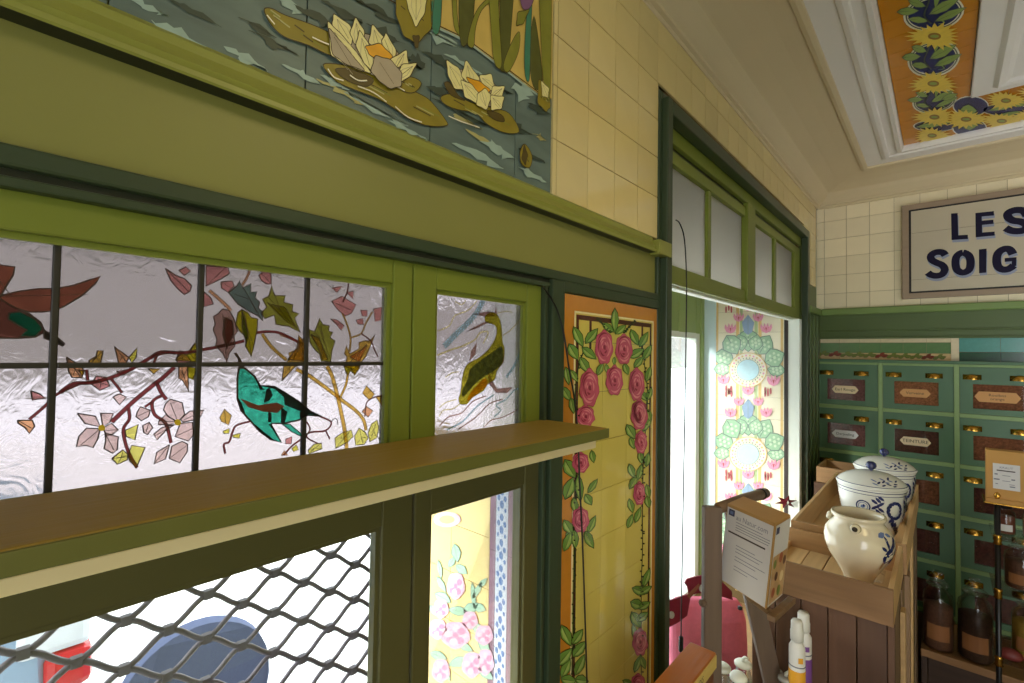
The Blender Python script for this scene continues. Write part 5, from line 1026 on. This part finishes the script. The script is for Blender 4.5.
def tureen(x, y, label, hh=0.0):
    c = (x, y, H(-0.631)); t = thing('tureen', label, 'tureen', c)
    p = [(r*TS, z) for r, z in [(0.066, 0), (0.068, .006), (0.064, .014), (0.078, .05), (0.094, .10), (0.103, .15), (0.107, .185), (0.109, .196)]]
    MB().lathe(p+[(r*TS, z) for r, z in [(0.104, .196), (0.10, .18), (0.05, .02), (0, .018)]], CERW, c, 40).build('bowl', t, True)
    lp = [(r*TS, z) for r, z in [(0.104, .192), (0.1115, .196), (0.1125, .201), (0.108, .205), (0.098, .2145), (0.08, .226), (0.06, .234), (0.035, .239), (0.012, .241)]]
    l = MB().lathe(lp+[(0, .2412)], CERW, c, 40).build('lid', t, True)
    MB().lathe([(.005, .240), (.006, .245), (.013, .250), (.0165, .258), (.0145, .267), (.008, .2725), (0, .274)], mat('cobalt_knob', (36, 42, 92), 0.12, coat=0.5), c, 20).build('knob', l, True)
    for z_, w_ in ((0.1755, .0016), (0.186, .0022)):
        rr = prof_r(p, z_)+.0006; MB().lathe([(rr, z_-w_/2), (rr+.0004, z_), (rr+.0005, z_+w_/2)], COB, c, 40).build('painted_band', t, True)
    rr = 0.1095*TS; MB().lathe([(rr, .2042), (rr-.0008, .2056)], COB, c, 40).build('painted_band', l, True)
    a = towards_cam(c); w = Wrap(p, c, a)
    w.ring(-.022, .135, .019, .004, COB); w.ring(-.022, .135, .013, .002, COBL); w.leaf(-.022, .135, .016, .012, 30, COBL); w.leaf(-.020, .138, .010, .005, 80, COB)
    for k in range(14): w.leaf(.018+.010*math.sin(k*2.1), .085+.0065*k, .024, .010, 40*(-1)**k+90*(k % 3 == 0), COB)
    for k in range(12): t_ = 2*PI*k/12; w.leaf(.068+.022*math.cos(t_), .130+.026*math.sin(t_), .022, .012, math.degrees(t_)+70, COB)
    for k in range(7): w.leaf(.084-.005*k, .050+.008*k, .026, .010, 50+20*(k % 2), COB)
    for k in range(12): w.leaf(.112+.008*math.sin(k*2.6), .08+.0085*k, .024, .010, 60*(-1)**k, COB)
    w.build('painted_decoration', t)
    wl_ = Wrap([(r*TS, z) for r, z in [(0.108, .205), (0.098, .2145), (0.08, .226), (0.06, .234)]], c, a+0.55)
    for k in range(13): t_ = k*2.4; wl_.leaf(.004*k**.5*3.2*math.cos(t_), .2195+.0024*k**.5*1.3*math.sin(t_), .016, .0042, 25*math.sin(k*1.9), (COB, COBL)[k % 3 == 0])
    wl_.build('painted_flower', l); return t
tureen(-0.188, 2.085, 'blue and white lidded tureen standing right behind the cream jug')
tureen(-0.176, 2.42, 'blue and white lidded tureen at the far end of the crate, next to the drawers')
cp = MB(); rd = random.Random(3); g = 9; c0 = onZ(872, 574, -0.622)
P_ = [[(c0.x-0.028+0.056*i/(g-1), c0.y-0.05+0.11*j/(g-1), H(-0.628)+0.004+0.030*rd.random()*math.sin(PI*i/(g-1))*math.sin(PI*j/(g-1))) for j in range(g)] for i in range(g)]
for i in range(g-1):
    for j in range(g-1): cp.face([P_[i][j], P_[i+1][j], P_[i+1][j+1], P_[i][j+1]], clear_glass('clear_cellophane', (0.82, 0.82, 0.84), 0.25, 0.15))
tag(cp.build('cellophane_wrap'), 'crumpled clear cellophane in the crate corner beside the cream jug', 'wrapping')

# ------------------------------------------------------------------ easel stand with the leaflet carton
EW = wood('grey_brown_easel_wood', (104, 84, 68), 0.55, 'Z', rnd=0.05); EWX = wood('easel_rail_wood', (118, 90, 62), 0.5, 'X', rnd=0.05)
es = thing('easel', 'slim grey-brown wooden folding easel on the counter holding a carton', 'easel', (-0.36, 1.25, CTZ))
def rp_(px, py, d): v = ray(px, py)*d; return Vector((v.x, v.y, v.z+CAM_H))
A0 = rp_(712, 508, 1.13); A1 = Vector((A0.x, A0.y, CTZ)); B0 = rp_(733, 510, 1.235); B1 = rp_(773, 683, 1.235); k_ = (B0.z-CTZ)/(B0.z-B1.z); B1 = B0+(B1-B0)*k_
sd = Vector((math.cos(YAW), math.sin(YAW), 0))
MB().beam(A0+Vector((0, 0, .004)), A1, 0.042, 0.022, EW, sd).build('leg', es, bevel=0.003); MB().beam(B0, B1, 0.046, 0.018, EW, sd).build('leg', es, bevel=0.003)
rail_end = rp_(765, 493, 1.42); MB().tube([A0+Vector((0.012, 0.012, 0)), A0.lerp(rail_end, .5), rail_end], [0.013, 0.014, 0.015], EWX, 12).build('top_rail', es, True)
ring_c = A0.lerp(rail_end, .9); rdv = (rail_end-A0).normalized(); MB().tube([ring_c-rdv*0.006, ring_c+rdv*0.006], 0.0168, BLACK, 14).build('rubber_ring', es, True)
C0 = A0+(rail_end-A0)*0.97; 
kn = rp_(703, 603, 1.115); MB().lathe([(0, -.008), (.008, -.006), (.010, 0), (.008, .006), (0, .008)], EW, kn, 12).build('knob', es, True)
MB().lathe([(0, -.004), (.006, -.003), (.006, .003), (0, .004)], BLACK, rp_(740, 608, 1.22), 10).build('bolt', es, True)
BS = 0.86
zt_, zb2 = H(-0.405*BS), H(-0.615*BS)
def q2(p, dx=0, dy=0): return Vector((p[0]+dx, p[1]+dy, 0))
TL, TR, DV = Vector((-0.443, 1.385, 0))*BS, Vector((-0.304, 1.300, 0))*BS, Vector((0.010, 0.088, 0)); LEAN = Vector((-0.016, -0.007, 0))
KRB = mat('brown_carton', (176, 132, 72), 0.7, var=0.06, scale=20)
bxo = thing('leaflet_carton', 'tall white printed cardboard carton of leaflets resting on the easel', 'box', (-0.32, 1.19, zb2))
up_ = Vector((0, 0, zt_-zb2))
btm = [TL+LEAN, TR+LEAN, TR+LEAN+DV, TL+LEAN+DV]; tp = [TL, TR, TR+DV, TL+DV]
MB().hexa([Vector((p.x, p.y, zb2)) for p in btm]+[Vector((p.x, p.y, zt_)) for p in tp], KRB).build('carton', bxo, bevel=0.0015)
CP = mat('white_printed_card', (206, 200, 196), 0.5, var=0.03); CPB = mat('food_photo_print', (190, 150, 104), 0.45, var=0.5, scale=40)
fn = (TR-TL).cross(up_).normalized(); fn = fn if fn.dot(Vector((0, -1, 0))) > 0 else -fn
def fp(u, v, o=0.0):          # u across the front 0..1, v down 0..1
    b = TL+(TR-TL)*u; t = Vector((b.x, b.y, zt_)); bb = b+LEAN; w = Vector((bb.x, bb.y, zb2)); return t+(w-t)*v+fn*o
rn = Vector((1, 0.1, 0)).normalized()
def rpt(u, v, o=0.0):
    b = TR+DV*u; t = Vector((b.x, b.y, zt_)); bb = b+LEAN; w = Vector((bb.x, bb.y, zb2)); return t+(w-t)*v+rn*o
def fq(f, u0, u1, v0, v1, m, o, name): mm = MB(); mm.face([f(u0, v0, o), f(u1, v0, o), f(u1, v1, o), f(u0, v1, o)], m); return mm.build(name, bxo)
fq(fp, .03, .985, .035, .985, CP, .0015, 'printed_panel'); fq(rpt, .03, .97, .03, .98, CP, .0015, 'printed_panel')
fq(fp, .07, .20, .05, .13, mat('navy_print', (44, 46, 84), 0.5), .0019, 'printed_logo'); fq(fp, .10, .17, .07, .11, COBL, .0022, 'printed_logo')
ux = (TR-TL).normalized(); uy = (fp(.5, 0)-fp(.5, 1)).normalized()
text_mesh('au Natur.com', 0.0165, TXTG, bxo, fp(.57, .125, .002), ux, uy)
for i, (u0, u1, v) in enumerate(((.25, .80, .18), (.25, .95, .215), (.25, .95, .245), (.25, .93, .275), (.3, .7, .46), (.3, .86, .50), (.3, .8, .54), (.3, .92, .60), (.3, .74, .64), (.3, .8, .72), (.3, .6, .76))): fq(fp, u0, u1, v, v+.008, TXTG, .0019, 'printed_line')
fq(fp, .10, .88, .325, .345, TXT, .0019, 'printed_rule')
fq(rpt, .06, .26, .06, .14, mat('navy_print', (44, 46, 84), 0.5), .0019, 'printed_logo'); fq(rpt, .05, .95, .40, .96, CPB, .0018, 'printed_photo')
for i, (u, v, r, m) in enumerate(((.2, .50, .10, mat('print_green', (110, 120, 50), .5)), (.55, .46, .12, mat('print_rust', (160, 84, 50), .5)), (.8, .52, .10, mat('print_brown', (96, 60, 40), .5)), (.35, .66, .10, mat('print_brown', (96, 60, 40), .5)), (.7, .70, .12, mat('print_cream', (222, 196, 150), .5)), (.25, .84, .11, mat('print_rust', (160, 84, 50), .5)), (.6, .86, .12, mat('print_green', (110, 120, 50), .5)))):
    mm = MB(); mm.face([rpt(u+r*math.cos(t*PI/5), v+r*.55*math.sin(t*PI/5), .002+.0001*i) for t in range(10)], m); mm.build('printed_fruit', bxo)
tyv = MB(); ta, tb = Vector((btm[1].x+0.012, btm[1].y-0.012, zb2-0.010)), Vector((btm[2].x+0.016, btm[2].y+0.02, zb2-0.010)); tyv.beam(ta, tb, 0.012, 0.016, EWX, Vector((0, 0, 1))).build('tray_rail', es, bevel=0.002)
MB().beam(Vector((btm[0].x*.4+btm[1].x*.6, btm[0].y*.4+btm[1].y*.6+0.02, zb2-0.008)), ta+Vector((-.004, .02, .002)), 0.010, 0.014, EWX, Vector((0, 0, 1))).build('tray_rail', es, bevel=0.002)

# ------------------------------------------------------------------ pink bag, bottles, box, star, cables
PINK = mat('pink_felt', (232, 122, 146), 0.85, var=0.12, scale=60, bump=0.2, bscale=300); CRIM = mat('crimson_leather', (128, 22, 46), 0.5, var=0.15)
pc = rp_(706, 620, 1.80); BAGZ = H(-1.20); rgt = Vector((math.cos(YAW), math.sin(YAW), 0)); awy = Vector((-math.sin(YAW), math.cos(YAW), 0))
pb = thing('felt_bag', 'pink felt bag with crimson handles standing in the shop window bay', 'bag', (pc.x, pc.y, BAGZ))
pl_ = thing('plinth', 'low white display plinth under the pink bag in the bay', 'plinth', (pc.x, pc.y, H(-1.36)))
bx('body', pl_, BWH, pc.x-0.16, W-TH-0.012, pc.y-0.15, pc.y+0.15, H(-1.359), BAGZ-0.001, 0.004)
pm = MB(); N_ = 16; h0 = pc.z+0.085-BAGZ
def bag_ring(z, k, d): return [Vector((pc.x, pc.y, BAGZ+z))+rgt*(0.146*k*math.copysign(abs(math.cos(2*PI*i/28))**0.5, math.cos(2*PI*i/28)))+awy*(d*math.copysign(abs(math.sin(2*PI*i/28))**0.5, math.sin(2*PI*i/28))) for i in range(28)]
rings = [bag_ring(h0*t, k, d) for t, k, d in ((0, .92, .05), (.03, .97, .055), (.4, 1.0, .058), (.75, .98, .045), (.92, .90, .028), (.985, .80, .016), (1.0, .74, .008))]
for A, B in zip(rings, rings[1:]):
    for i in range(28): pm.face([A[i], A[(i+1) % 28], B[(i+1) % 28], B[i]], PINK)
pm.face(list(reversed(rings[0])), PINK); pm.face(rings[-1], PINK); pm.build('body', pb, True)
nrm = -awy
def onB(px, py, off=0.066):
    d = ray(px, py); p0 = pc-awy*off-Vector((0, 0, CAM_H)); t = p0.dot(awy)/d.dot(awy); v = d*t; return Vector((v.x, v.y, v.z+CAM_H))
def plate(name, pts, m, th=0.006, off=0.066):
    mm = MB(); a = [onB(640+u*.1953, 560+v*.1953, off) for u, v in pts]; b = [p+awy*th for p in a]; n_ = len(a)
    mm.face(a, m); mm.face(list(reversed(b)), m)
    for i in range(n_): j = (i+1) % n_; mm.face([a[i], b[i], b[j], a[j]], m)
    return mm.build(name, pb)
plate('handle', [(228, 120), (240, 98), (290, 84), (350, 78), (410, 100), (470, 160), (475, 205), (420, 188), (380, 176), (300, 170), (250, 182), (243, 140)], CRIM)
plate('handle', [(100, 222), (150, 208), (245, 176), (258, 196), (242, 285), (200, 318), (150, 345), (100, 352)], CRIM)
for cx, cy in ((318, 146), (162, 282)): plate('eyelet', [(cx+15*math.cos(t*PI/8), cy+19*math.sin(t*PI/8)) for t in range(16)], mat('pale_metal', (206, 210, 206), 0.3, metal=0.6), 0.003, 0.0685)
plate('strap', [(240, 180), (300, 122), (310, 130), (255, 200)], mat('tan_strap', (140, 84, 60), 0.6), 0.003, 0.0675)

BW = mat('white_plastic_bottle', (226, 222, 214), 0.35, var=0.03); BAM = mat('amber_label', (224, 158, 34), 0.5, var=0.05); BPU = mat('purple_label', (120, 70, 140), 0.5); BCL = mat('milky_plastic', (216, 212, 202), 0.3)
def bottle(px, py, d, r, label, band, sc=1.0):
    tp_ = rp_(px, py, d); h = tp_.z-CTZ; c = (tp_.x, tp_.y, CTZ)
    t = thing('bottle', label, 'bottle', c)
    MB().lathe([(r*.95, 0), (r, .004), (r, h*.72), (r*.98, h*.76), (r*.7, h*.80), (r*.62, h*.815)], BW, c, 24).build('body', t, True)
    MB().lathe([(r*.70, h*.812), (r*.82, h*.82), (r*.82, h*.90), (r*.76, h*.91), (r*.74, h*.98), (r*.6, h)], BCL, c, 20).build('cap', t, True)
    MB().lathe([(r+.0004, h*.22), (r+.0008, h*.23), (r+.0008, h*.55), (r+.0004, h*.56)], band, c, 24).build('label', t, True)
    a = towards_cam(c); m_ = MB(); rr = r+.0008
    for k in range(3): m_.face([(c[0]+rr*math.cos(a+s), c[1]+rr*math.sin(a+s), c[2]+z) for s, z in ((.15+.2*k, h*.64), (.35+.2*k, h*.64), (.35+.2*k, h*.69), (.15+.2*k, h*.69))], band)
    m_.build('printed_mark', t)
    MB().lathe([(rr-.0002, h*.595), (rr, h*.60), (rr-.0002, h*.605)], TXTG, c, 24).build('printed_band', t, True)
bottle(797, 620, 1.18, 0.0180, 'white plastic bottle with an amber label, front of the pair beside the plank stand', BAM)
bottle(803.5, 612, 1.24, 0.0185, 'white plastic bottle with a purple label, behind the amber labelled bottle', BPU)
JAR2 = clear_glass('flask_glass', (0.86, 0.86, 0.84), 0.12, 0.08); LIDW = mat('cream_enamel_lid', (232, 230, 214), 0.3, var=0.02); GREYC = mat('grey_granules', (140, 132, 120), 0.8, var=0.3, scale=80)
def flask(px, py, z, label, lidm, grp=None, spout=False, r=0.021):
    p = onZ(px, py, z); h = p.z-CTZ; c = (p.x, p.y, CTZ); t = thing('flask', label, 'flask', c, grp)
    MB().lathe([(r*.9, 0), (r, .005), (r, h*.70), (r*.8, h*.84), (r*.7, h*.90), (r*.72, h*.92)], JAR2, c, 20).build('body', t, True)
    MB().lathe([(r*.85, .004), (r*.92, .01), (r*.92, h*.55), (0, h*.56)], GREYC, c, 16).build('contents', t, True)
    MB().lathe([(r*.78, h*.90), (r*1.0, h*.915), (r*1.02, h*.955), (r*.8, h*.99), (r*.3, h)], lidm, c, 22).build('lid', t, True)
    if spout: MB().tube([(c[0], c[1], c[2]+h*.99), (c[0], c[1], c[2]+h*1.05), (c[0]+.006, c[1]-.004, c[2]+h*1.12), (c[0]+.014, c[1]-.008, c[2]+h*1.13)], [.005, .004, .0035, .003], LIDW, 8).build('spout', t, True)
flask(722, 664, -0.775, 'small glass flask with flat cream lid, leftmost, between the easel legs', LIDW)
flask(743, 661, -0.80, 'small glass flask with hooked white spout, rear of the cream lidded pair', LIDW, None, True)
flask(738.5, 673, -0.745, 'small glass flask with tilted cream lid, front of the cream lidded pair', LIDW, None, False, 0.019)
LIDG = mat('clear_grey_stopper', (150, 146, 138), 0.25)
flask(774, 669, -0.835, 'small glass flask with grey stopper right behind the slanting easel leg', LIDG)
flask(786, 676, -0.80, 'small glass flask with grey stopper in front of the white bottles', LIDG, None, True, 0.018)
OW = wood('orange_varnished_wood', (178, 104, 40), 0.35, 'Y', var=0.15, rnd=0); PW = wood('pale_end_wood', (206, 178, 100), 0.5, 'Y', var=0.12, rnd=0)
wbx = thing('wooden_box', 'orange varnished wooden box with a pale lettered edge strip, bottom of picture', 'box', (-0.37, 0.84, CTZ))
bx('body', wbx, wood('red_brown_box_side', (108, 62, 38), 0.45, 'Y', rnd=0), -0.392, -0.346, 0.66, 1.004, CTZ, H(-0.627), 0.002)
bx('lid', wbx, OW, -0.397, -0.343, 0.655, 1.010, H(-0.627), H(-0.600), 0.003)
bx('edge_strip', wbx, PW, -0.3432, -0.3405, 0.655, 1.004, H(-0.627), H(-0.6015), 0.001)
text_mesh('BOIS', 0.017, TXT, wbx, (-0.3402, 0.915, H(-0.614)), (0, 1, 0), (0, 0, 1))
# dark red paper star hanging in the bay behind the crate
stc = onX(786, 502, -0.60); sm_ = MB(); RED = mat('dark_red_card', (92, 8, 22), 0.5, var=0.1)
pts = []
for i in range(12):
    r = 0.045 if i % 2 == 0 else 0.019; t = 2*PI*i/12+0.25; pts.append(stc+rgt*(r*1.35*math.cos(t))+Vector((0, 0, 0.8*r*math.sin(t))))
f0, b0_ = stc-awy*0.010, stc+awy*0.010
for i in range(12): j = (i+1) % 12; sm_.face([f0, pts[j], pts[i]], RED); sm_.face([b0_, pts[i], pts[j]], RED)
stt = sm_.build('paper_star'); tag(stt, 'dark red folded paper star at the bay edge behind the pine crate', 'star ornament')
mm = MB(); cc = stc-awy*0.0105+rgt*0.004; mm.face([cc+rgt*a+Vector((0, 0, b)) for a, b in ((-.006, 0), (0, -.012), (.006, 0), (0, .012))], WHITE); mm.build('white_lozenge', stt)
MB().tube([stc+Vector((0, 0, .03)), Vector((stc.x, stc.y, H(0.20)))], 0.0006, BLACK, 5).build('thread', stt)
def cable(name, label, pts, x, r, plug=None):
    t = thing(name, label, 'cable', onX(pts[0][0], pts[0][1], x))
    q = [onX(a, b, x) for a, b in pts]; out = []
    for i in range(len(q)-1):
        a, b, c, d = q[max(0, i-1)], q[i], q[i+1], q[min(len(q)-1, i+2)]
        for k in range(6):
            s = k/6; out.append(0.5*(2*b+(c-a)*s+(2*a-5*b+4*c-d)*s*s+(3*b-a-3*c+d)*s**3))
    out.append(q[-1]); MB().tube(out, r, BLACK, 8).build('cord', t, True)
    if plug: MB().beam(out[-1]+Vector((0, 0, .004)), out[-1]-Vector((0, 0.0, .035)), 0.011, 0.009, BLACK, sd).build('plug', t, bevel=0.002)
    return t
cable('hanging_cable', 'thin black cable hanging down in front of the rose tile panel', [(543, 287), (552, 300), (558, 312), (564, 335), (569, 368), (574, 396), (577.5, 430), (580, 490), (582, 530), (584.5, 600), (587, 683), (588, 720)], W+0.018, 0.0017)
cable('hanging_cable', 'thin black cable with a plug hanging in the bay opening from the door frame', [(676, 220), (680, 224), (684.5, 240), (686.5, 280), (686, 340), (684.5, 430), (682.5, 540), (681, 638)], W+0.034, 0.0016, True)
